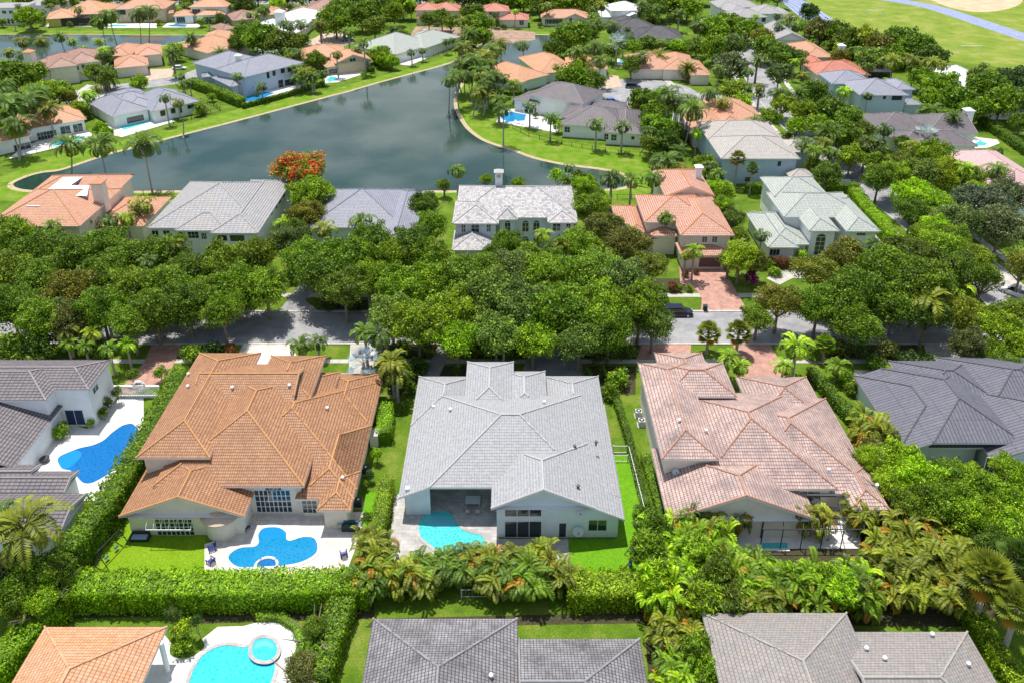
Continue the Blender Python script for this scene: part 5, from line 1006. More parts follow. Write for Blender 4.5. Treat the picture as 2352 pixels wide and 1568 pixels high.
TT('royal', [(378, 225, 18, 8, 'palm'), (773, 125, 18, 8, 'palmy'), (835, 98, 20, 11, 'palm'), (1147, 235, 24, 6), (1217, 245, 24, 6), (1265, 270, 24, 6.5), (1370, 285, 26, 7), (1430, 290, 26, 7), (945, 120, 15, 5), (970, 117, 13, 4), (1025, 95, 15, 5), (1040, 92, 13, 4), (545, 175, 17, 7), (415, 175, 16, 6), (435, 188, 14, 6), (680, 180, 18, 5), (695, 172, 18, 5), (715, 178, 20, 5), (600, 198, 18, 5, 'palm'), (12, 205, 14, 4, 'palm'),
    (1050, 390, 28, 9), (1405, 408, 34, 7), (1450, 412, 30, 7), (1500, 408, 32, 7), (1306, 385, 18, 4), (1595, 575, 28, 6, 'green'), (1575, 585, 18, 5, 'palmy'), (900, 830, 46, 6, 'palmy'), (870, 770, 40, 6.5, 'palm'), (838, 762, 36, 6, 'palm'), (910, 855, 40, 5, 'palmy'), (1055, 100, 16, 5), (2260, 150, 14, 4), (1720, 200, 20, 6), (1745, 215, 16, 5), (1560, 30, 20, 8), (1510, 20, 20, 8),
    (740, 170, 18, 4), (1140, 210, 22, 5), (1180, 195, 24, 6, 'green'), (1125, 195, 22, 6), (1110, 215, 20, 5), (1155, 180, 22, 6)], 6, 'palm')
TT('royal', [(745, 525, 34, 7.5, 'palmy'), (832, 510, 38, 8, 'palm'), (652, 512, 30, 4, 'yellow'), (1247, 540, 28, 6.5, 'yellow'), (325, 470, 36, 6, 'palmy'), (250, 505, 34, 6, 'palm'), (290, 500, 26, 5, 'yellow'), (185, 510, 26, 5, 'palm'), (2130, 690, 62, 7.5, 'palmy'), (2050, 690, 46, 7, 'palm'), (155, 760, 34, 4.5, 'palmy'), (175, 735, 34, 4.5, 'yellow'), (245, 720, 40, 5.5, 'lime'), (210, 765, 30, 4, 'yellow'),
    (155, 790, 26, 3.5, 'green'), (195, 795, 26, 3.5, 'green'), (250, 800, 30, 4.5, 'green'), (290, 790, 30, 4.5, 'lime'), (690, 790, 34, 3.2, 'palm'), (730, 785, 28, 3, 'palm'), (1157, 775, 34, 5, 'green'), (1830, 795, 46, 5.5, 'lime'), (1800, 840, 30, 4, 'lime'), (1925, 840, 34, 2.6, 'green'), (1675, 820, 34, 4, 'green'), (1700, 840, 30, 3.5, 'green'), (2200, 660, 40, 6, 'yellow')], 6, 'palm')
TT('royal', [(120, 520, 30, 8, 'palm'), (400, 560, 26, 8, 'palmy'), (520, 575, 26, 8, 'palm'), (760, 560, 28, 9, 'palm'), (930, 540, 26, 8, 'palm'), (1000, 560, 24, 8, 'palmy'), (1290, 560, 26, 8, 'palmy'), (1430, 520, 24, 8, 'palm'), (340, 600, 28, 8, 'palm'), (60, 690, 30, 7, 'palmy'), (130, 700, 30, 7, 'palm'), (2010, 560, 28, 8, 'palm'), (1750, 540, 24, 6, 'palm'), (1700, 560, 22, 6, 'palmy'), (1530, 500, 26, 7, 'palm'), (1510, 380, 26, 7, 'palm'), (1560, 410, 24, 6, 'palmy'), (1650, 400, 24, 7, 'palm')], 7, 'palm')
TT('fan', [(1628, 765, 32, 3.6, 'palmy'), (1697, 765, 34, 3.8, 'palmy'), (1695, 365, 22, 7, 'olive'), (1728, 388, 18, 6, 'palm'), (2270, 1325, 70, 6.5, 'palmy'), (2340, 1395, 60, 6.5, 'palmy'), (2340, 1290, 60, 7, 'palm'), (1895, 790, 26, 3, 'green')], 4, 'palmy')
TT('silver', [(835, 835, 46, 4, 'silver'), (868, 800, 36, 4.5, 'silver'), (32, 515, 34, 4, 'silver'), (1417, 100, 26, 8, 'silver'), (2125, 315, 36, 4, 'silver'), (75, 505, 22, 4, 'silver')], 4, 'silver')
TT('date', [(245, 178, 34, 4, 'palm'), (505, 125, 22, 4, 'palm'), (438, 88, 20, 7, 'palm'), (1335, 145, 26, 5, 'palmy'), (1510, 135, 30, 4.5, 'palmy'), (1580, 160, 28, 4, 'palmy'), (1090, 55, 22, 5), (1075, 75, 24, 4, 'palmy')], 4, 'palm')
TT('coconut', [(1105, 177, 23, 9, 'palmy'), (1084, 123, 23, 6, 'palmy'), (1115, 144, 23, 8, 'palm'), (1051, 166, 26, 7, 'palm'), (1124, 174, 27, 6, 'palmy'), (1144, 229, 25, 7, 'palm'), (1046, 174, 26, 10, 'palm'), (1086, 159, 26, 8, 'palm'), (1065, 111, 29, 8, 'palmy'), (1132, 137, 25, 6, 'palmy'), (1096, 212, 26, 7, 'palmy'), (1156, 250, 27, 10, 'palm'), (1127, 125, 22, 7, 'palmy'), (1119, 217, 22, 6, 'palmy'), (1066, 173, 27, 6, 'palmy'), (1118, 182, 24, 9, 'palm'), (1120, 149, 29, 8, 'palm'), (1109, 197, 24, 8, 'palm'), (1138, 111, 29, 7, 'palmy'), (1137, 174, 23, 9, 'palm'), (1059, 143, 24, 10, 'palm')], 8, 'palm')
TT('coconut', [(5, 265, 40, 9), (40, 285, 40, 9), (85, 215, 40, 10), (110, 250, 34, 8, 'palmy'), (1405, 60, 26, 9), (1585, 235, 34, 11), (1630, 215, 26, 8), (1555, 240, 30, 9), (1475, 130, 24, 7), (1380, 140, 26, 9), (1660, 235, 24, 7, 'palmy'), (1735, 280, 26, 7), (1790, 215, 28, 7), (1850, 330, 30, 7), (1890, 330, 28, 7, 'palmy')], 8, 'palm')
# the row of areca palms and the thicket behind the near houses
x = 835
while x < 1300:
    T('areca', x, 1318 + rnd.uniform(-16, 10) - (18 if 980 < x < 1100 else 0), rnd.uniform(40, 52), rnd.uniform(2.0, 3.0) if x > 1000 else 2.6, rnd.choice(['palmy', 'palm', 'palm', 'green']))
    x += 24
TT('areca', [(850, 1270, 40, 3), (880, 1250, 36, 3), (840, 1235, 28, 2.5), (1240, 1265, 44, 3), (1200, 1275, 40, 3), (1265, 1300, 40, 2.6), (1150, 1280, 40, 2.8), (870, 1300, 44, 3), (990, 1290, 36, 2.4), (1100, 1290, 40, 2.6)], 2.6, 'palmy')
TT('areca', [(2080, 1200, 50, 3.4), (2130, 1195, 50, 3.4), (2180, 1215, 50, 3.4), (2230, 1230, 46, 3.4), (2060, 1240, 50, 3.2), (2120, 1250, 50, 3.4), (2180, 1265, 50, 3.4), (2235, 1280, 50, 3.2), (2080, 1290, 50, 3.2), (2140, 1305, 50, 3.2), (2200, 1320, 50, 3), (2040, 1310, 46, 3), (2100, 1340, 50, 2.6), (2160, 1355, 50, 2.6), (2210, 1365, 44, 2.6), (2020, 1260, 44, 3), (2060, 1360, 40, 2.4), (1980, 1170, 40, 3.4),
    (1520, 1230, 44, 3.6, 'lime'), (1590, 1250, 44, 3.6, 'green'), (1650, 1235, 40, 3.2, 'lime'), (1530, 1300, 46, 4, 'green'), (1600, 1310, 46, 4, 'lime'), (1680, 1300, 46, 4, 'green'), (1760, 1300, 40, 3.2, 'lime'), (1540, 1360, 46, 4, 'lime'), (1640, 1360, 46, 4, 'palm'), (1720, 1350, 46, 4, 'lime'), (1800, 1340, 46, 3.8, 'green'), (1880, 1330, 46, 3.8, 'lime'), (1950, 1330, 46, 3.8, 'palm'), 
    (1545, 1420, 46, 2.8), (1575, 1470, 44, 2.6), (1520, 1450, 40, 2.6), (1560, 1385, 40, 3), (1590, 1430, 38, 2.6), (2000, 970, 46, 4), (2040, 985, 40, 4), (2010, 1010, 46, 3.6), (1980, 1000, 30, 3.4), (1700, 1180, 34, 3), (1890, 1185, 34, 3), (1850, 1180, 28, 3), (1965, 1160, 30, 3)], 3, 'palmy')
THK = [(1500, 1215, 56), (1560, 1225, 56), (1620, 1205, 50), (1490, 1270, 56), (1550, 1285, 58), (1610, 1270, 56), (1670, 1260, 54), (1730, 1290, 44, 3.6), (1510, 1330, 58), (1575, 1340, 60), (1640, 1330, 58), (1700, 1325, 56), (1765, 1335, 48), (1820, 1325, 42, 3.4), (1850, 1330, 46), (1900, 1330, 44, 3.6), (1800, 1365, 54), (1740, 1370, 54), (1680, 1375, 54), (1870, 1370, 54), (1930, 1350, 54), (1965, 1310, 46, 3.6), (1985, 1365, 48), (1620, 1380, 54),
    (1500, 1370, 40), (1480, 1240, 30, 5.2, 'lime'), (1580, 1190, 30, 4.6, 'lime'), (1660, 1215, 28, 4.4, 'green'), (1600, 1500, 54, 3.2, 'lime'), (1560, 1530, 54, 3.2, 'lime'), (1625, 1545, 44, 3, 'lime'), (1530, 1555, 40, 2.6, 'green'), (1590, 1575, 50, 3, 'lime'), (1480, 1190, 36, 3.4)]
for k_, q in enumerate(THK):
    hq = q[3] if len(q) > 3 else 4.0; tq = q[4] if len(q) > 4 else 'green'
    if k_ % 5 in (0, 3): T('bamboo', q[0], q[1], q[2] * .78, hq, rnd.choice([tq, 'green', 'lime', 'mid']))
    else:
        T('areca', q[0], q[1], q[2] * .92, hq * .8, rnd.choice(['palm', 'green', 'palmy', 'lime']))
        T('areca', q[0] + rnd.uniform(-30, 30), q[1] + rnd.uniform(-22, 22), q[2] * .7, hq * .7, rnd.choice(['palm', 'green', 'palm', 'yellow']))

TT('oak', [(2070, 1060, 56, 4.5, 'lime'), (2110, 1100, 60, 4.5, 'lime'), (2170, 1100, 60, 4.5, 'green'), (2230, 1120, 60, 4.5, 'green'), (2290, 1130, 60, 4.5, 'green'), (2150, 1150, 56, 4.5, 'green'), (2215, 1180, 60, 4.5, 'green'), (2280, 1190, 60, 4.5, 'green'), (2340, 1160, 60, 4.5, 'green'), (2050, 1110, 44, 4, 'lime'), (2035, 1060, 36, 4, 'yellow'), (2090, 1160, 46, 4, 'green'), (2340, 1230, 60, 4.5, 'mid'), (2290, 1250, 46, 4.5, 'mid'), (2320, 1080, 40, 6, 'lime'),
           (1995, 1050, 34, 4, 'yellow')], 4.5, 'green')
TT('oak', [(60, 1330, 60, 5, 'mid'), (10, 1310, 56, 5, 'mid'), (120, 1310, 50, 4.5, 'mid'), (30, 1370, 50, 4.5, 'mid'), (90, 1375, 44, 4, 'green'), (690, 1540, 44, 2.6, 'olive'), (720, 1440, 30, 3, 'mid')], 4, 'mid')
T('coconut', 55, 1205, 92, 9, 'palmy', 'big coconut palm with drooping yellowish fronds in the lower left'); T('coconut', 60, 1395, 48, 3.4, 'palmy', 'short palm in the dark bushes at the left edge')
T('coconut', 5, 1190, 60, 8, 'palm')
# shrubs
TT('bush', [(925, 932, 11, 1.0, 'mid'), (1348, 857, 14, 1.6, 'dark'), (305, 862, 15, 1.6, 'green'), (368, 855, 17, 1.6, 'green'), (395, 1415, 18, 2.6, 'dark'), (452, 1425, 16, 2.6, 'dark'), (420, 1450, 26, 1.6, 'yellow'), (420, 1485, 26, .8, 'lime'), (140, 990, 22, 1, 'green'), (208, 972, 9, .8, 'lime'), (235, 925, 22, 1.4, 'dark'), (232, 950, 18, 1.0, 'green'), (268, 900, 14, 2, 'mid'),
    (1725, 638, 18, 1.6, 'purple'), (1775, 600, 14, .9, 'rust'), (1800, 605, 20, .9, 'rust'), (1840, 590, 16, 1.2, 'lime'), (1830, 608, 16, .8, 'rust'), (1760, 608, 16, .8, 'green'), (1780, 625, 18, .7, 'green'), (1885, 575, 12, 1, 'lime'), (1545, 660, 14, .8, 'rust'), (1560, 662, 9, .7, 'green'), (1583, 662, 10, .7, 'yellow'), (1520, 670, 16, 1, 'mid'), (1575, 630, 10, .6, 'rust'), (1600, 625, 8, .5, 'rust'),
    (880, 850, 26, 1, 'dark'), (930, 860, 30, 1.2, 'mid'), (960, 840, 26, 1, 'dark'), (910, 885, 26, 1.2, 'dark'), (940, 890, 20, 1, 'mid'), (1080, 805, 24, 1.4, 'mid'), (1120, 800, 26, 1.4, 'green'), (1170, 810, 26, 1.4, 'mid'), (1205, 805, 18, 1, 'green'), (1370, 810, 26, 1.4, 'mid'), (1410, 805, 30, 1.4, 'green'), (1445, 808, 20, 1.4, 'mid'), (1380, 850, 20, 1.2, 'dark'), (1420, 870, 30, 1.2, 'mid'), (1400, 900, 24, 1, 'green'),
    (980, 805, 24, 1, 'mid'), (920, 808, 26, 1, 'dark'), (1870, 810, 22, 1, 'mid'), (1930, 805, 26, 1.2, 'dark'), (1985, 808, 28, 1.2, 'mid'), (2040, 805, 28, 1.2, 'dark'), (2090, 830, 30, 1, 'dark'), (2010, 835, 26, 1, 'dark'), (2150, 840, 30, 1, 'dark'), (1940, 870, 24, 1, 'dark'), (1960, 890, 22, 1, 'mid'), (2240, 850, 34, 2, 'mid'), (2290, 880, 30, 2, 'dark'),
    (440, 815, 26, 1.2, 'mid'), (490, 808, 30, 1.2, 'dark'), (230, 808, 24, 1, 'mid'), (530, 806, 16, .8, 'rust'), (30, 800, 40, 3, 'mid'), (90, 800, 40, 3, 'mid'), (750, 700, 22, .9, 'mid'), (810, 702, 26, .9, 'dark'), (745, 668, 14, 1, 'green'), (650, 650, 22, .4, 'green'),
    (848, 1090, 12, 1.2, 'dark'), (865, 1042, 14, 1.4, 'lime'), (842, 1190, 14, 1.4, 'dark'), (838, 1110, 9, 1, 'lime'), (905, 820, 18, 2, 'palm'), (1050, 850, 12, 2, 'dark'), (590, 215, 7, 1), (1230, 265, 8, 1), (1280, 405, 20, 3, 'lime'), (835, 172, 8, 1.4, 'lime')], 1, 'mid')
# hedges
def hedge(label, px, wd, h, tint='mid', ls=.13, dens=60, z0=0):
    path = [G(a, b, h * .6) for a, b in px]; path = [Vector((p.x, p.y, 0)) for p in path]
    seg = [(path[i], path[i + 1], (path[i + 1] - path[i]).length) for i in range(len(path) - 1)]; tot = sum(s[2] for s in seg)
    per = wd + 2 * h; n = int(tot * per * dens + 2 * wd * h * dens); r = np.random.default_rng(len(PLANTS) + int(tot))
    P, N = [], []
    for k in range(n):
        s = r.random() * tot; i = 0
        while s > seg[i][2] and i < len(seg) - 1: s -= seg[i][2]; i += 1
        a, b, l = seg[i]; d = (b - a).normalized(); nn = Vector((-d.y, d.x, 0)); q = a + d * s; t = r.random() * per
        wob = 1 + .16 * noise.noise(Vector((q.x * .8, q.y * .8, 3))) + .10 * noise.noise(Vector((q.x * 2.6, q.y * 2.6, 9)))
        if r.random() < .05: 
            e = r.choice([0, 1]); q = path[0] if e == 0 else path[-1]; de = (path[0] - path[1]).normalized() if e == 0 else (path[-1] - path[-2]).normalized(); off = nn * r.uniform(-wd / 2, wd / 2) ; P.append(q + off + de * .1 + Vector((0, 0, r.uniform(0, h)))); N.append(de); continue
        if t < h: P.append(q + nn * wd / 2 * wob + Vector((0, 0, t * wob))); N.append(nn)
        elif t < h + wd: x_ = t - h - wd / 2; P.append(q + nn * x_ + Vector((0, 0, h * wob * (1 - .12 * abs(2 * x_ / wd) ** 3)))); N.append(Vector((0, 0, 1)))
        else: P.append(q - nn * wd / 2 * wob + Vector((0, 0, (t - h - wd) * wob))); N.append(-nn)
    org = path[len(path) // 2].copy(); P = np.array([tuple(p - org) for p in P]); N = np.array([tuple(v) for v in N])
    P += N * r.normal(0, .09, (len(P), 1)); Nn = unit(N + r.normal(size=N.shape) * .6); Tn = unit(np.cross(Nn, r.normal(size=N.shape))); U = np.cross(Nn, Tn)
    s = r.uniform(.6, 1.3, len(P)) * ls; core = MB()
    ww = wd * .8
    for a, b, l in seg:
        d = (b - a).normalized(); nn = Vector((-d.y, d.x, 0)) * ww / 2; c = [a - nn - org, b - nn - org, b + nn - org, a + nn - org]; lo = [(v.x, v.y, .02) for v in c]; hi = [(v.x, v.y, h * .8) for v in c]
        core.face(hi); [core.face([lo[i], lo[(i + 1) % 4], hi[(i + 1) % 4], hi[i]]) for i in range(4)]
    me = quads('hedge', P, Tn, U, s, s * .6, np.clip(.5 + r.normal(0, .22, len(P)), 0, 1), extra=(core.v, core.f))
    o = bpy.data.objects.new('hedge', me); COL.objects.link(o); o.location = org; tc = TINT[tint]; o.color = (*tc, 1); return tag(o, label, 'hedge', 'clipped and loose hedges between the gardens')
hedge('long thick bright green hedge below the kidney shaped pool', [(165, 1352), (500, 1352), (850, 1345)], 2.9, 3.1, 'lime')
hedge('tall dense hedge climbing between the courtyard pool and the orange roof', [(412, 868), (378, 945), (320, 1045), (262, 1140), (205, 1215), (155, 1275)], 2.6, 4.2, 'green')
hedge('pale green sloping hedge in the bottom left corner', [(160, 1350), (95, 1425), (25, 1500), (-40, 1570)], 2.6, 3.0, 'lime')
hedge('square clipped bright hedge beside the orange tiled roof', [(886, 934), (882, 1000)], 1.9, 2.3, 'lime', .1)
hedge('loose yellowish hedge between orange and light grey roofs', [(890, 1105), (878, 1170), (862, 1235)], 1.5, 2.6, 'yellow', .1)
hedge('bushy green hedge right of the large turquoise pool', [(815, 1320), (785, 1390), (755, 1470), (725, 1568)], 2.6, 2.6, 'green')
hedge('yellowish hedge below the artificial lawn of the light grey house', [(1305, 1352), (1465, 1350)], 3.0, 2.8, 'yellow')
hedge('low dark hedge along the white railing', [(1412, 905), (1440, 990), (1462, 1075), (1485, 1160)], .9, 1.1, 'mid', .1)
hedge('creeper strip against the pink tiled house wall', [(1480, 1045), (1500, 1110), (1520, 1180)], 1.1, .9, 'green', .1)
hedge('clipped hedge between the pink and the dark slate roofs', [(1862, 852), (1905, 900), (1950, 950), (1990, 995)], 1.3, 1.8, 'mid')
hedge('broad hedge along the street beside the pale green roof', [(1962, 440), (1995, 485), (2040, 535), (2075, 565)], 2.6, 2.6, 'lime')
hedge('hedge behind the pale green roof', [(1715, 430), (1840, 428), (1970, 430)], 1.8, 2.2, 'green')
hedge('curved low clipped hedge around the white pool terrace', [(590, 1412), (640, 1414), (678, 1436), (692, 1476), (682, 1515), (668, 1545)], .75, .9, 'lime', .08)
hedge('hedge running down to the bottom right corner', [(2225, 1400), (2280, 1480), (2352, 1590)], 1.8, 1.8, 'yellow')
hedge('long bright hedge left of the blue grey lake house', [(440, 188), (495, 208), (555, 233)], 2.6, 2.8, 'green', .2, 30)
hedge('low dark hedge around the pool of the blue grey lake house', [(558, 243), (640, 222), (742, 192)], 1.2, 1.5, 'mid', .2, 30)
hedge('clipped hedge below the long orange roof', [(1142, 213), (1200, 212)], 1.8, 1.4, 'green', .2, 30)
hedge('rounded hedge beside the tan gable wall', [(1002 - 160, 158), (858, 156)], 2.2, 1.8, 'green', .2, 30)
hedge('long dark hedge between the sports field and the gardens', [(1890, 85), (1960, 110), (2040, 130), (2120, 150), (2170, 165)], 4, 4, 'mid', .3, 14)
hedge('hedge along the far right garden wall', [(2255, 275), (2310, 310), (2360, 345)], 2, 2.4, 'mid', .2, 24)
hedge('hedge north of the charcoal roof', [(1420, 100), (1500, 103), (1600, 106)], 3, 3, 'green', .25, 20)
hedge('hedge by the dark fence near the head of the lake', [(1090, 98), (1050, 108), (1000, 112)][:2], 2.5, 3, 'green', .2, 24)

# low planting that fills the gardens between the houses, kept off roofs, water, streets and terraces
def inside(p, poly):
    c = False; j = len(poly) - 1
    for i in range(len(poly)):
        a, b = poly[i], poly[j]
        if (a.y > p.y) != (b.y > p.y) and p.x < (b.x - a.x) * (p.y - a.y) / (b.y - a.y + 1e-9) + a.x: c = not c
        j = i
    return c
NO = [closed(lake_px), closed(canal_px)]; LK = NO[0] + NO[1]
def free(p, r):
    if any(inside(p, q) for q in NO): return False
    if min((p - q).length for q in LK) < 9: return False
    if min((p - q).length for q in side) < 5.5 + r or min((p - q).length for q in far1) < 5 + r or (p - cds).length < 19: return False
    for h in HOUSES:
        for w_ in h['wings']:
            q = w_.M.inverted() @ p
            if -r * .6 < q.x < w_.w + r * .6 and -r * .6 < q.y < w_.d + r * .6: return False
    return True
FREEZE = random.Random(5); n_ = 0
DK = [G(x, y) for x, y in ((320, 290), (150, 325), (600, 215), (790, 175), (975, 130), (1200, 275), (2255, 328), (420, 60), (300, 60), (1290, 50), (1200, 55), (1470, 195))]
while n_ < 230:
    h = FREEZE.choice(HOUSES[6:]); c = h['root'].location; w0 = h['wings'][0]
    a = FREEZE.uniform(0, 6.28); d = FREEZE.uniform(.5, 1.05) * max(w0.w, w0.d); p = Vector((c.x + cos(a) * d, c.y + sin(a) * d * .9, 0)); kx, ky = PX(p)
    if not (-20 < kx < 2370 and -5 < ky < 470) or (kx > 1890 and ky < 150 and ky < (kx - 1890) * .4): continue
    if min((p - q).length for q in DK) < 9: continue
    k = FREEZE.choice(['bush', 'bush', 'bush', 'royal', 'royal', 'far', 'coconut', 'areca', 'areca']); rm = dict(bush=1.3, royal=2.2, far=3.0, coconut=2.4, areca=1.7)[k] * FREEZE.uniform(.8, 1.3); hh = dict(bush=1.2, royal=5.5, far=4.2, coconut=7, areca=2.6)[k] * FREEZE.uniform(.8, 1.2)
    if not free(p, 1.6 if k in ('royal', 'coconut') else rm): continue
    T(k, 0, 0, rm * PPM((p.x, p.y, hh)), hh, FREEZE.choice(['mid', 'green', 'palm', 'palmy', 'lime', 'dark']) if k != 'far' else FREEZE.choice(['mid', 'green', 'olive', 'lime']), at=Vector((p.x, p.y, hh))); n_ += 1
# ------------------------------------------------------------------ smaller things
def thing(name, x, y, label, cat, rz=0, group=None, z=0, at=None):
    p = at if at is not None else G(x, y, z); o = empty(name, (p.x, p.y, z), label, cat, group); o.rotation_euler = (0, 0, rz); return o
def lp(name, mb, mats, root, par=None, smooth=False):
    o = mb.build(name, mats, None, smooth=smooth); o.parent = par or root; return o
def dup(src, x, y, rz, label=None, z=0, at=None):
    p = at if at is not None else G(x, y, z); r = src.copy(); COL.objects.link(r); r.location = (p.x, p.y, z); r.rotation_euler = (0, 0, rz)
    if label: r['label'] = label
    for ch in list(src.children):
        c = ch.copy(); COL.objects.link(c); c.parent = r
        for g in list(ch.children): d = g.copy(); COL.objects.link(d); d.parent = c
    return r
navy = plain('navy_plastic', (.008, .03, .19), .5)
def adirondack():
    t = thing('garden_chair', 565, 1215, 'navy blue slatted garden chair by the wall nearest the curved bay', 'chair', radians(150), 'navy blue garden chairs around the pool')
    b = MB(); [b.box(-.28 + i * .115, -.3, .3, -.19 + i * .115, .3, .33) for i in range(5)]; lp('seat', b, navy, t)
    b = MB(); Rx = Matrix.Translation((0, .28, .3)) @ Matrix.Rotation(-.35, 4, 'X')
    for i in range(5): b.box(-.28 + i * .115, 0, 0, -.19 + i * .115, .025, .72 - .04 * abs(i - 2), Rx)
    lp('backrest', b, navy, t)
    for s in (-1, 1):
        b = MB(); b.box(s * .34 - .06, -.4, .52, s * .34 + .06, .38, .545); lp('armrest', b, navy, t)
        b = MB(); b.box(s * .31 - .03, -.36, 0, s * .31 + .03, -.28, .52); lp('leg', b, navy, t)
        b = MB(); b.box(s * .31 - .03, .26, 0, s * .31 + .03, .34, .52); lp('leg', b, navy, t)
    return t
ch = adirondack()
dup(ch, 553, 1200, radians(120), 'navy blue slatted garden chair in the shade beside the curved bay'); dup(ch, 487, 1263, radians(-60), 'navy blue garden chair left of the kidney shaped pool, upper one')
dup(ch, 485, 1292, radians(-120), 'navy blue garden chair left of the kidney shaped pool, lower one'); dup(ch, 790, 1276, radians(200), 'navy blue garden chair right of the kidney shaped pool'); dup(ch, 575, 1178, radians(160), 'navy blue garden chair farthest back on the stone terrace')
b_ = thing('garden_bench', 323, 1238, 'dark wicker bench with pale cushion at the corner of the cream gable wall', 'bench', 0)
m = MB(); m.box(-.95, -.4, .05, .95, .4, .38); m.box(-.95, .3, .38, .95, .42, .85); m.box(-1.02, -.4, .05, -.92, .4, .62); m.box(.92, -.4, .05, 1.02, .4, .62); lp('frame', m, metal_d, b_)
m = MB(); m.box(-.88, -.36, .385, .88, .28, .5); lp('cushion', m, plain('cushion_blue', (.30, .38, .52), .8), b_)
t = thing('wall_trellis', 403, 1236, 'white curved trellis frame on the cream gable wall above french doors', 'trellis')
m = MB(); wd = 2.45
m.box(-wd, -.06, 2.9, wd, -.0, 2.98); m.box(-wd, -1.05, 2.35, wd, -.98, 2.42)
for i in range(7):
    x = -wd + i * wd / 3; m.tube([(x, 0, 3.0), (x, -.4, 3.05), (x, -.8, 2.75), (x, -1.05, 2.38)], .03, 5)
lp('frame', m, metal_w, t)
def swing(x, y, rz, label, s=1.0, col=None):
    t = thing('swing_set', x, y, label, 'swing set', rz); m = MB(); h = 2.2 * s; w_ = 1.6 * s
    for sx in (-w_, w_):
        m.tube([(sx, -1.0 * s, 0), (sx, 0, h)], .05, 6); m.tube([(sx, 1.0 * s, 0), (sx, 0, h)], .05, 6); m.tube([(sx, -.5 * s, h * .5), (sx, .5 * s, h * .5)], .04, 6)
    m.tube([(-w_, 0, h), (w_, 0, h)], .06, 6); lp('frame', m, col or metal_d, t)
    for sx in (-.7 * s, .7 * s):
        m = MB(); m.box(sx - .25, -.12, .45, sx + .25, .12, .48); [m.tube([(sx + k, 0, .48), (sx + k, 0, h)], .012, 4) for k in (-.22, .22)]; lp('swing_seat', m, navy, t)
swing(258, 1275, radians(72), 'dark metal swing frame on the lawn beside the tall dense hedge')
swing(1446, 1292, radians(80), 'small dark swing frame with blue seat on the bright artificial lawn', .6)
g = thing('barbecue_grill', 806, 1216, 'steel barbecue grill on the terrace right of the cream corner pier', 'grill')
m = MB(); m.box(-.95, -.35, .1, .95, .35, .85); lp('cabinet', m, metal_d, g)
m = MB(); m.box(-.75, -.3, .86, .75, .3, 1.0); m.box(-.75, -.05, 1.0, .75, .3, 1.22); lp('hood', m, plain('dark_steel', (.05, .12, .15), .25, .6), g)
m = MB(); m.box(-1.5, -.35, .82, -.97, .35, .86); m.box(.97, -.35, .82, 1.4, .35, .86); lp('side_shelf', m, plain('steel', (.5, .52, .55), .3, .8), g)
def ac(x, y, label, mat):
    t = thing('air_conditioner', x, y, label, 'air conditioner', 0, 'outdoor air conditioning units beside the houses'); m = MB(); m.box(-.42, -.42, .08, .42, .42, .92); lp('cabinet', m, mat, t)
    m = MB(); m.tube([(0, 0, .925), (0, 0, .95)], .36, 20); lp('fan_guard', m, metal_d, t); m = MB(); m.tube([(0, 0, .951), (0, 0, .97)], .13, 12); lp('fan_hub', m, metal_w, t)
    m = MB(); m.box(-.55, -.55, 0, .55, .55, .08); lp('base_slab', m, concrete, t)
ac(841, 1085, 'dark air conditioner unit beside the orange roof, upper one', metal_d); ac(824, 1160, 'dark air conditioner unit beside the orange roof, lower one', metal_d)
gw = plain('pale_metal', (.55, .56, .58), .5)
ac(1466, 955, 'pale air conditioner by the pink tiled house, farther one', gw); ac(1473, 976, 'pale air conditioner by the pink tiled house, nearer one', gw)
w2 = thing('service_wall', 860, 1025, 'low cream service wall between the hedge and the orange roofed house', 'wall'); m = MB(); m.box(-.5, -.2, 0, .5, 1.2, 1.8); lp('wall', m, cream_wall, w2); m = MB(); m.box(-.56, -.26, 1.8, .56, 1.26, 1.88); lp('wall_cap', m, concrete, w2)
def dish(p, label, s, tilt, face=radians(0), wall=True):
    t = empty('satellite_dish', p, label, 'satellite dish', 'satellite dishes on the house walls'); t.rotation_euler = (0, 0, face)
    m = MB(); M = Matrix.Translation((0, -.45, 0)) @ Matrix.Rotation(tilt, 4, 'X')
    n = 20; rings = [(0, 0), (.35, .03), (.7, .11), (1, .24)]; mb = MB(); mb.lathe([(max(.001, r * s), z * s) for r, z in rings], n=n, sy=.85); mb.v = [tuple(M @ Vector(v)) for v in mb.v]; lp('reflector', mb, gw, t)
    m.tube([(0, 0, 0), (0, -.42, 0)], .03, 6); lp('bracket', m, metal_d, t); m = MB(); m.tube([(0, -.45, 0), (0, -.45 - s, .25)], .02, 5); m.box(-.05, -.5 - s, .2, .05, -.4 - s, .3); lp('receiver_arm', m, metal_d, t)
for x, y, s, l in ((1327, 1212, .62, 'large white satellite dish low on the light grey gable wall'), (1332, 1170, .42, 'small white satellite dish near the top of the light grey gable wall')):
    pt, n, u = H3['wings'][1].plane('S'); dish(hitpx(x, y, pt, n), l, s, radians(60))
pt, n, u = H4['wings'][0].plane('S'); dish(hitpx(1550, 1076, pt, n), 'blue grey satellite dish on the upper wall of the pink tiled house', .4, radians(60))
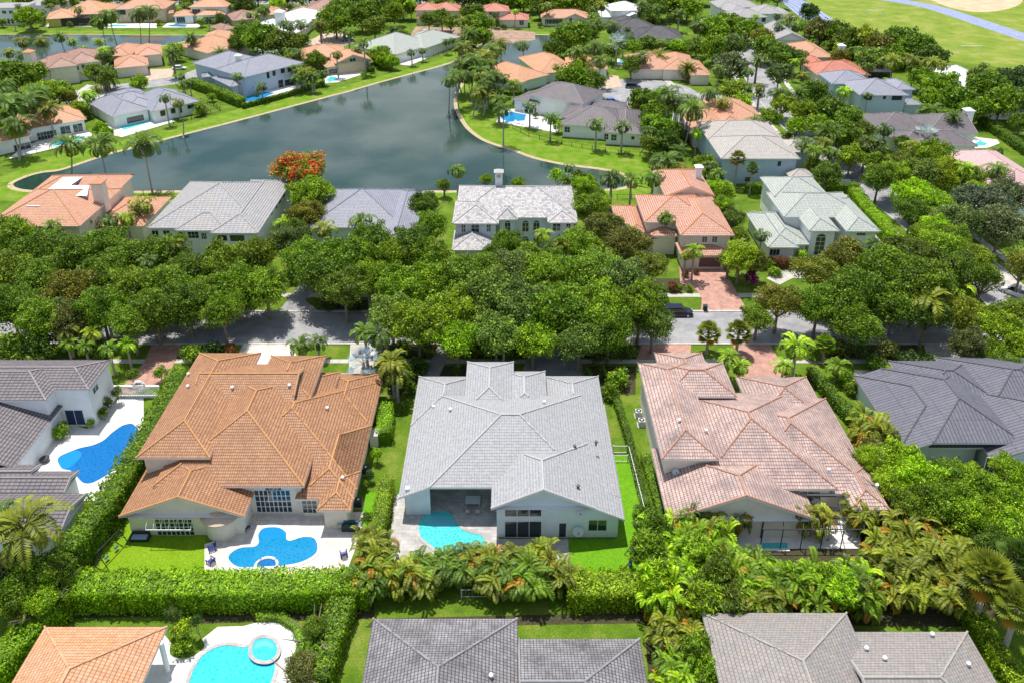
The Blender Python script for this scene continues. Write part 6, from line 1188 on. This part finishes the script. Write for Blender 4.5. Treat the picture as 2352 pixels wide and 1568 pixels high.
# dining set under the covered patio, lounge under the courtyard roof
t = thing('dining_table', 1086, 1158, 'pale square dining table under the covered patio', 'table'); m = MB(); m.box(-.85, -.6, .72, .85, .6, .77); lp('table_top', m, gw, t)
for i in (-1, 1):
    for j in (-1, 1): m = MB(); m.box(i * .75 - .04, j * .5 - .04, 0, i * .75 + .04, j * .5 + .04, .72); lp('leg', m, gw, t)
dc = thing('dining_chair', 1074, 1180, 'pink dining chair at the near side of the patio table, left one', 'chair', 0, 'chairs around the patio dining table')
cm = plain('chair_pink', (.55, .40, .40), .7)
m = MB(); m.box(-.24, -.24, .42, .24, .24, .47); lp('seat', m, cm, dc); m = MB(); m.box(-.24, -.26, .5, .24, -.22, .9); lp('backrest', m, cm, dc)
for i in (-1, 1):
    for j in (-1, 1): m = MB(); m.box(i * .21 - .02, j * .21 - .02, 0, i * .21 + .02, j * .21 + .02, .42); lp('leg', m, gw, dc)
dup(dc, 1097, 1180, 0, 'pink dining chair at the near side of the patio table, right one'); dup(dc, 1062, 1165, radians(-90), 'dining chair at the left side of the patio table'); dup(dc, 1112, 1165, radians(90), 'dining chair at the right side of the patio table')
sf = thing('sectional_sofa', 70, 1040, 'corner sofa with pale cushions under the courtyard roof edge', 'sofa', radians(12)); m = MB(); m.box(-1.6, 0, .1, 1.3, .9, .4); m.box(-1.6, -2.2, .1, -.7, 0, .4); m.box(-1.7, .9, .1, 1.3, 1.05, .75); m.box(-1.75, -2.2, .1, -1.6, 1.05, .75); lp('frame', m, plain('wicker', (.06, .045, .04), .8), sf)
m = MB(); m.box(-1.5, .05, .41, 1.2, .85, .55); m.box(-1.5, -2.1, .41, -.75, .04, .55); lp('cushion', m, gw, sf)
ct = thing('coffee_table', 56, 1066, 'low brown coffee table in front of the corner sofa', 'table', radians(12)); m = MB(); m.box(-.8, -.35, .3, .8, .35, .36); lp('table_top', m, plain('wood', (.16, .07, .035), .6), ct)
for i in (-1, 1): m = MB(); m.box(i * .65 - .05, -.3, 0, i * .65 + .05, .3, .3); lp('leg', m, plain('wood', (0, 0, 0)), ct)
bw = thing('fire_bowl', 104, 1060, 'dark round fire bowl on the white courtyard deck', 'fire bowl'); m = MB(); m.lathe([(.2, .1), (.5, .3), (.6, .55), (.5, .5), (.001, .4)], n=18); lp('bowl', m, metal_d, bw)
# the cream curved bay of the orange tiled house
pb = G(512, 1222); bay = empty('curved_bay', (pb.x, pb.y + .6, 0), 'cream curved bay with conical beige roof at the corner of the orange tiled house', 'bay')
m = MB(); m.lathe([(1.9, 0), (1.9, 1.6), (1.9, 2.5)], n=20); lp('wall', m, cream_wall, bay); m = MB(); m.lathe([(2.3, 2.5), (2.3, 2.62), (.9, 3.5), (.02, 3.9)], n=20); lp('roof', m, plain('beige_canvas', (.55, .42, .32), .8), bay)
# screen cages
def cage(name, px, z, label, mat, nx=5, ny=3, screen=None):
    q = [G(a, b, 0) for a, b in px]; c = sum(q, Vector()) / 4; t = empty(name, c, label, 'screen enclosure'); m = MB(); up = Vector((0, 0, z)); B = lambda u, v: q[0].lerp(q[1], u).lerp(q[3].lerp(q[2], u), v)
    for i in range(nx + 1): m.tube([B(i / nx, 0) + up, B(i / nx, 1) + up], .06, 4); m.tube([B(i / nx, 0), B(i / nx, 0) + up], .06, 4)
    for j in range(ny + 1): m.tube([B(0, j / ny) + up, B(1, j / ny) + up], .06, 4); m.tube([B(0, j / ny), B(0, j / ny) + up], .06, 4); m.tube([B(1, j / ny), B(1, j / ny) + up], .06, 4)
    wpart('frame', m, mat, t)
    if screen:
        s = MB(); s.face([B(0, 0) + up * .99, B(1, 0) + up * .99, B(1, 1) + up * .99, B(0, 1) + up * .99]); s.face([B(0, 0), B(1, 0), B(1, 0) + up * .99, B(0, 0) + up * .99]); s.face([B(1, 0), B(1, 1), B(1, 1) + up * .99, B(1, 0) + up * .99]); wpart('mesh_screen', s, screen, t)
scr, N_, Lk_, b_s = nodes_of('mesh_screen'); b_s.inputs['Base Color'].default_value = (.02, .022, .025, 1); b_s.inputs['Alpha'].default_value = .72; b_s.inputs['Roughness'].default_value = .8
cage('pool_cage', [(1745, 1262), (1975, 1262), (1955, 1185), (1750, 1185)], 3.0, 'dark beamed pool cage behind the pink tiled house', metal_d, 5, 3)
cage('pool_cage', [(143, 62), (212, 60), (205, 50), (143, 52)], 3.4, 'dark screened pool cage between the yellow wall and the canal', metal_d, 6, 2, scr)
cage('pool_cage', [(1540, 320), (1600, 335), (1600, 290), (1545, 285)], 3.6, 'white framed pool cage behind two tall palms by the orange roof', metal_w, 4, 3, scr)
cage('pool_cage', [(1985, 190), (2045, 190), (2020, 165), (1975, 165)], 3.4, 'black screened pool cage right of the red roof', metal_d, 4, 3, scr)
# fences
def fence(label, px, h, mat, step=2.4, rails=(.15, .95), pk=.4, r=.03, world=False, cat='fence'):
    p = [G(a, b) for a, b in px]; t = empty('fence', p[0], label, cat); rl, ps, pc = MB(), MB(), MB()
    for i in range(len(p) - 1):
        a, b = p[i], p[i + 1]; l = (b - a).length; n = max(1, int(l / step))
        for f in rails: rl.tube([a + Vector((0, 0, h * f)), b + Vector((0, 0, h * f))], r, 4)
        for k in range(n + 1): q = a.lerp(b, k / n); ps.box(q.x - r * 1.6, q.y - r * 1.6, 0, q.x + r * 1.6, q.y + r * 1.6, h * 1.05)
        if pk:
            m_ = int(l / pk)
            for k in range(m_): q = a.lerp(b, (k + .5) / m_); pc.tube([q + Vector((0, 0, h * rails[0])), q + Vector((0, 0, h * rails[-1]))], r * .4, 3, cap=False)
    wpart('rail', rl, mat, t); wpart('post', ps, mat, t)
    if pk: wpart('picket', pc, mat, t)
fence('white metal railing beside the strip of bright artificial lawn', [(1408, 1040), (1443, 1040), (1478, 1180)], 1.2, metal_w, 1.6, (.1, .95), .14, .035); fence('short white rail gate at the rear corner of the light grey roof', [(1407, 1060), (1441, 1060)], 1.1, metal_w, 1.8, (.1, .95), .14, .03)
fence('thin dark fence around the rounded peninsula lawn', [(1178, 296), (1215, 315), (1290, 333), (1360, 345), (1420, 355), (1495, 362)], 1.2, metal_d, 2.6, pk=.5, r=.04)
fence('dark fence along the lake lawn behind the slate and terracotta roofs', [(1385, 460), (1450, 458), (1520, 460)], 1.2, metal_d, 3, pk=.5, r=.03); fence('thin dark fence at the water edge behind the blue grey roof', [(760, 447), (830, 449), (925, 448)], 1.2, metal_d, 3, pk=.6, r=.03)
fence('dark fence at the lake edge between the salmon and the silver roofs', [(262, 448), (330, 449), (400, 448)], 1.2, metal_d, 3, pk=.5, r=.03)
fence('dark fence around the small bright lawn of the grey lake house', [(398, 284), (440, 275), (506, 256), (492, 246), (462, 236)], 1.3, metal_d, 2.4, pk=.5, r=.04); fence('thin white fence of the orange lake house terrace', [(50, 362), (120, 344), (205, 322)], 1.1, metal_d, 2.6, pk=.6, r=.025)
fence('dark fence along the white terrace of the pale grey hip house', [(935, 153), (985, 137), (1040, 116)], 1.2, metal_d, 2.6, pk=.6, r=.03); fence('white rail behind the areca palms', [(1060, 1372), (1180, 1372), (1270, 1370)], 1.2, gw, 2.5, pk=.3, r=.03)
fence('thin fence wire down the right edge garden', [(2200, 1395), (2260, 1480), (2352, 1620)], 1.3, metal_d, 2.5, pk=0, r=.02)
# vehicles
glass_c = plain('car_glass', (.01, .012, .015), .05, spec=.9); tyre = plain('tyre_rubber', (.012, .012, .012), .8); rim = plain('wheel_alloy', (.45, .45, .47), .3, .8)
def loft(mb, secs, close=True):
    i0 = len(mb.v); n = len(secs[0])
    for s in secs: mb.v += s
    for k in range(len(secs) - 1):
        for j in range(n): a = i0 + k * n + j; b = i0 + k * n + (j + 1) % n; mb.f.append((a, b, b + n, a + n)); mb.uv.append(None); mb.mi.append(0)
    for e in (0, len(secs) - 1):
        f = [i0 + e * n + j for j in range(n)]; mb.f.append(tuple(f if e else reversed(f))); mb.uv.append(None); mb.mi.append(0)
def car(name, x, y, rz, label, paint, suv=False, pickup=False, cat='car', L_=4.6, W=1.85):
    t = thing(name, x, y, label, cat, rz, 'cars parked on the drives and streets'); H = 1.72 if suv or pickup else 1.42; bh = H * .56; hw = W / 2; body, cab, gl = MB(), MB(), MB()
    pm = plain('paint_' + paint[0], paint[1], .25, spec=.6)
    prof = [(-L_ / 2, .45, bh * .86, .86), (-L_ / 2 + .12, .28, bh * .97, .96), (-L_ * .3, .25, bh, 1), (L_ * .12, .25, bh, 1), (L_ * .3, .25, bh * .93, .99), (L_ / 2 - .25, .28, bh * .80, .93), (L_ / 2, .42, bh * .66, .78)]
    secs = [[(px, -hw * w_, lo), (px, -hw * w_ * 1.0, lo + (hi - lo) * .6), (px, -hw * w_ * .9, hi), (px, hw * w_ * .9, hi), (px, hw * w_, lo + (hi - lo) * .6), (px, hw * w_, lo)] for px, lo, hi, w_ in prof]
    loft(body, secs); lp('body', body, pm, t)
    r0, r1 = (-L_ / 2 + .25, L_ * .2) if suv else (-L_ * .38, L_ * .2)
    if pickup: r0 = -L_ * .08
    def ring(px, w_, z): return [(px, -hw * w_, z), (px, hw * w_, z)]
    bt, tp = [(r0, .9), (r1 + .25, .9)], [(r0 + (.15 if suv else .55), .74), (r1 - .4, .74)]
    if pickup: tp[0] = (r0 + .1, .74)
    P8 = [(bt[0][0], -hw * .9, bh - .02), (bt[1][0], -hw * .9, bh - .04), (bt[1][0], hw * .9, bh - .04), (bt[0][0], hw * .9, bh - .02)]; Q8 = [(tp[0][0], -hw * .74, H - .04), (tp[1][0], -hw * .74, H - .04), (tp[1][0], hw * .74, H - .04), (tp[0][0], hw * .74, H - .04)]
    [gl.face([P8[i], P8[(i + 1) % 4], Q8[(i + 1) % 4], Q8[i]]) for i in range(4)]; lp('windows', gl, glass_c, t)
    cab.box(tp[0][0] - .03, -hw * .75, H - .05, tp[1][0] + .03, hw * .75, H); [cab.tube([P8[i], Q8[i]], .045, 4) for i in range(4)]
    if suv: [cab.tube([(L_ * k, s * hw * .9, bh), (L_ * k, s * hw * .74, H - .04)], .04, 4) for k in (-.22, .02) for s in (-1, 1)]
    lp('cabin_roof', cab, pm, t)
    if pickup: m = MB(); m.box(-L_ / 2 + .15, -hw * .78, bh - .02, r0 - .1, hw * .78, bh + .012); lp('cargo_bed', m, metal_d, t)
    for sx in (-L_ * .31, L_ * .31):
        for sy in (-1, 1):
            m = MB(); m.tube([(sx, sy * (hw - .2), .34), (sx, sy * (hw + .01), .34)], .34, 16); w_ = lp('wheel', m, tyre, t); m = MB(); m.tube([(sx, sy * (hw + .0), .34), (sx, sy * (hw + .02), .34)], .21, 12); lp('rim', m, rim, t, par=w_)
    for sy in (-1, 1):
        m = MB(); m.box(L_ / 2 - .14, sy * hw * .62 - .16, bh * .6, L_ / 2 - .03, sy * hw * .62 + .12, bh * .74); lp('headlight', m, gw, t)
        m = MB(); m.box(-L_ / 2 + .0, sy * hw * .7 - .12, bh * .62, -L_ / 2 + .08, sy * hw * .7 + .1, bh * .8); lp('tail_light', m, plain('tail_red', (.4, .01, .01), .3), t)
    return t
dk = ('night', (.008, .012, .03)); bl = ('blue', (.01, .06, .38)); wh = ('white', (.7, .7, .7)); gr = ('charcoal', (.05, .055, .08)); slv = ('silver', (.4, .42, .45))
car('suv', 1556, 723, 0, 'dark navy SUV parked at the kerb under the street trees', dk, suv=True, L_=4.9); car('suv', 1454, 203, radians(-6), 'dark SUV parked at the upper edge of the turning circle', gr, suv=True, L_=4.9); car('parked_car', 1405, 237, radians(8), 'bright blue car in the turning circle beside the grey brown roof', ('azure', (.02, .11, .45)))
car('sports_car', 318, 184, radians(-20), 'deep blue car on the drive of the coral roofed house', bl); car('parked_car', 799, 95, radians(20), 'dark blue car on the curved drive below the far trees', bl); car('pickup_truck', 2332, 678, radians(130), 'white pickup truck parked at the kerb at the right edge', wh, pickup=True, L_=5.4)
car('parked_car', 1642, 127, radians(70), 'white car under trees beside the side street', wh); car('parked_car', 412, 160, radians(10), 'white car on the far drive beside the apricot roofed house', wh); car('parked_car', 1065, 605, radians(-90), 'white car standing in the open garage of the slate roofed house', wh); car('parked_car', 1193, 208, radians(5), 'dark car on the drive between the two peninsula houses', dk)
car('parked_car', 1690, 12, radians(10), 'silver car on the far street near the top', slv) if False else None
car('pickup_truck', 975, 79, radians(-15), 'white truck on the bare building plot', wh, pickup=True, L_=5.2); car('parked_car', 875, 18, radians(20), 'dark car under the trees at the top edge', dk); car('parked_car', 1270, 21, 0, 'white car on the top street behind the palms', wh); car('parked_car', 1430, 14, 0, 'silver car on the top street left of the white roofs', slv)
# street furniture
b_ = thing('trash_bin', 1619, 714, 'dark wheeled rubbish bin at the end of the red paver drive', 'bin'); m = MB(); m.box(-.3, -.3, .08, .3, .3, 1.0); lp('bin_body', m, black, b_); m = MB(); m.box(-.34, -.36, 1.0, .34, .34, 1.08); lp('lid', m, plain('lid_blue', (.02, .05, .08), .5), b_)
for s in (-1, 1): m = MB(); m.tube([(s * .28, .28, .1), (s * .34, .28, .1)], .1, 10); lp('wheel', m, tyre, b_)
for x, y, l in ((1737, 704, 'black mailbox on a post at the lawn right of the red drive'), (878, 792, 'dark mailbox on a post at the lower kerb')):
    b_ = thing('mailbox', x, y, l, 'mailbox'); m = MB(); m.box(-.06, -.06, 0, .06, .06, 1.1); lp('post', m, black, b_); m = MB(); m.box(-.14, -.28, 1.1, .14, .28, 1.4); lp('box', m, black, b_)
def goal(x, y, rz, w_, label):
    t = thing('football_goal', x, y, label, 'goal', rz, 'white football goals on the sports field'); m = MB(); h = 2.4; m.tube([(-w_ / 2, 0, 0), (-w_ / 2, 0, h), (w_ / 2, 0, h), (w_ / 2, 0, 0)], .12, 6); [m.tube([(s * w_ / 2, 0, h), (s * w_ / 2, 1.6, 0), (s * w_ / 2, 0, 0)], .06, 5) for s in (-1, 1)]; lp('frame', m, metal_w, t)
goal(2009, 36, 0, 7.5, 'far white football goal near the running track'); goal(2228, 121, 0, 8, 'near white football goal above the dark hedge')
for x, y, rz, l in ((1441, 254, radians(60), 'basketball hoop on a pole beside the turning circle'), (1937, 452, 0, 'basketball hoop with clear backboard behind the pale green roof')):
    t = thing('basketball_hoop', x, y, l, 'basketball hoop', rz); m = MB(); m.tube([(0, .6, 0), (0, .6, 2.8), (0, 0, 3.2)], .08, 6); lp('pole', m, metal_d, t); m = MB(); m.box(-.9, -.03, 2.9, .9, .0, 4.0); lp('backboard', m, gw, t); m = MB(); m.tube([(.23 * cos(a), -.3 + .23 * sin(a), 3.05) for a in [2 * pi * k / 12 for k in range(13)]], .025, 5, cap=False); lp('hoop', m, plain('hoop_orange', (.5, .12, .02)), t)
def lounger(x, y, rz, label):
    t = thing('sun_lounger', x, y, label, 'sun lounger', rz, 'sun loungers by the far pools'); m = MB(); m.box(-.33, -.9, .25, .33, .35, .33); M = Matrix.Translation((0, .35, .28)) @ Matrix.Rotation(radians(35), 4, 'X'); m.box(-.33, 0, 0, .33, .7, .06, M); lp('mattress', m, plain('lounger_white', (.7, .7, .7)), t); m = MB(); [m.box(i * .28 - .03, j - .03, 0, i * .28 + .03, j + .03, .25) for i in (-1, 1) for j in (-.8, .3)]; lp('frame', m, gw, t)
for x, y, l in ((392, 274, 'white lounger on the terrace of the grey lake house, left one'), (400, 271, 'white lounger on the terrace of the grey lake house, right one'), (1187, 284, 'white lounger beside the bright blue peninsula pool, left one'), (1197, 286, 'white lounger beside the bright blue peninsula pool, right one'), (2246, 322, 'dark and white lounger by the small turquoise pool on the right')): lounger(x, y, radians(30), l)
# stepping slabs, spoil heaps
st_ = empty('spoil_heap', G(1010, 88), 'long mound of pale rubble on the bare building plot', 'rubble'); m = MB()
for k in range(60):
    q = G(rnd.uniform(960, 1060), rnd.uniform(70, 90)) ; r_ = rnd.uniform(.3, 1.1); m.lathe([(r_, 0), (r_ * .8, r_ * .4), (r_ * .3, r_ * .7)], c=(q.x, q.y, 0), n=6)
wpart('rubble', m, dirt, st_)
sheet('bare_ground', [(935, 90), (955, 62), (1060, 64), (1068, 84), (1040, 92), (980, 96)], .022, 'bare_dirt')
for y0 in (0, 1):
    pass
# ------------------------------------------------------------------ wording: every plant is told by its look, its neighbour and its place beside it
LM = []
for h in HOUSES:
    r = h['root']; zs = max(w_.z for w_ in h['wings']); x, y = PX((r.location.x, r.location.y, zs)); LM.append((x, y, 'the ' + r.name.replace('_', ' ').split('.')[0]))
LM += [(470, 760, 'the shaded left stretch of the main street'), (760, 745, 'the drive opening onto the main street'), (1260, 800, 'the shaded grey driveway'), (1640, 750, 'the sunny middle of the main street'), (2080, 790, 'the right end of the main street'), (1080, 130, 'the narrow head of the lake'), (1045, 240, 'the lake bend'),
       (170, 390, 'the left tip of the lake'), (1430, 420, 'the right tip of the lake'), (1463, 213, 'the turning circle'), (2290, 640, 'the lower side street'), (1990, 430, 'the middle of the side street'), (1740, 180, 'the upper side street'), (2050, 60, 'the sports field edge'), (630, 1255, 'the kidney shaped pool'), (1030, 1230, 'the turquoise freeform pool'),
       (560, 1540, 'the large turquoise pool'), (230, 1060, 'the courtyard pool'), (1380, 1280, 'the bright artificial lawn'), (130, 1350, 'the pale sloping hedge'), (1600, 1300, 'the thicket of narrow trees'), (2130, 1280, 'the golden palm thicket'), (2240, 1150, 'the right edge thicket'), (70, 640, 'the left edge of the street canopy'), (300, 640, 'the left part of the street canopy'),
       (560, 640, 'the bright patch of the street canopy'), (820, 620, 'the dark patch of the street canopy'), (1080, 700, 'the middle of the street canopy'), (1330, 680, 'the right part of the street canopy'), (1960, 680, 'the dark trees across the side street'), (2230, 470, 'the grey green tree group'), (320, 75, 'the far canal bank')]
def near(x, y):
    best = min(LM, key=lambda l: (l[0] - x) ** 2 + ((l[1] - y) * 1.2) ** 2); dx, dy = x - best[0], y - best[1]
    rel = ('left of' if dx < 0 else 'right of') if abs(dx) > abs(dy) else ('above' if dy < 0 else 'below'); return rel, best[2]
ORD = ['leftmost', 'second from left', 'third from left', 'fourth from left', 'fifth from left', 'sixth from left', 'seventh from left', 'eighth from left', 'ninth from left', 'tenth from left', 'eleventh from left', 'twelfth from left']
grp = {}
for o, kind, tint, p, label, phrase in PLANTS:
    gname = {'oak': 'leafy street and garden trees', 'far': 'leafy trees of the far gardens', 'bamboo': 'narrow leaved trees of the thicket', 'bush': 'garden shrubs', 'areca': 'clustered areca palms'}.get(kind, 'single stemmed palms of the gardens'); o['group'] = gname
    if label: o['label'] = label; continue
    rel, lm = near(*p); grp.setdefault((TW[tint], phrase, rel, lm), []).append((p[0], o))
for (tw, phrase, rel, lm), lst in grp.items():
    lst.sort(key=lambda q: q[0])
    for i, (x, o) in enumerate(lst):
        if len(lst) == 1: s = f'{tw} {phrase} {rel} {lm}'
        else: s = f'{tw} {phrase}, ' + (ORD[i] if i < len(lst) - 1 else 'rightmost') + f', {rel} {lm}'
        o['label'] = s
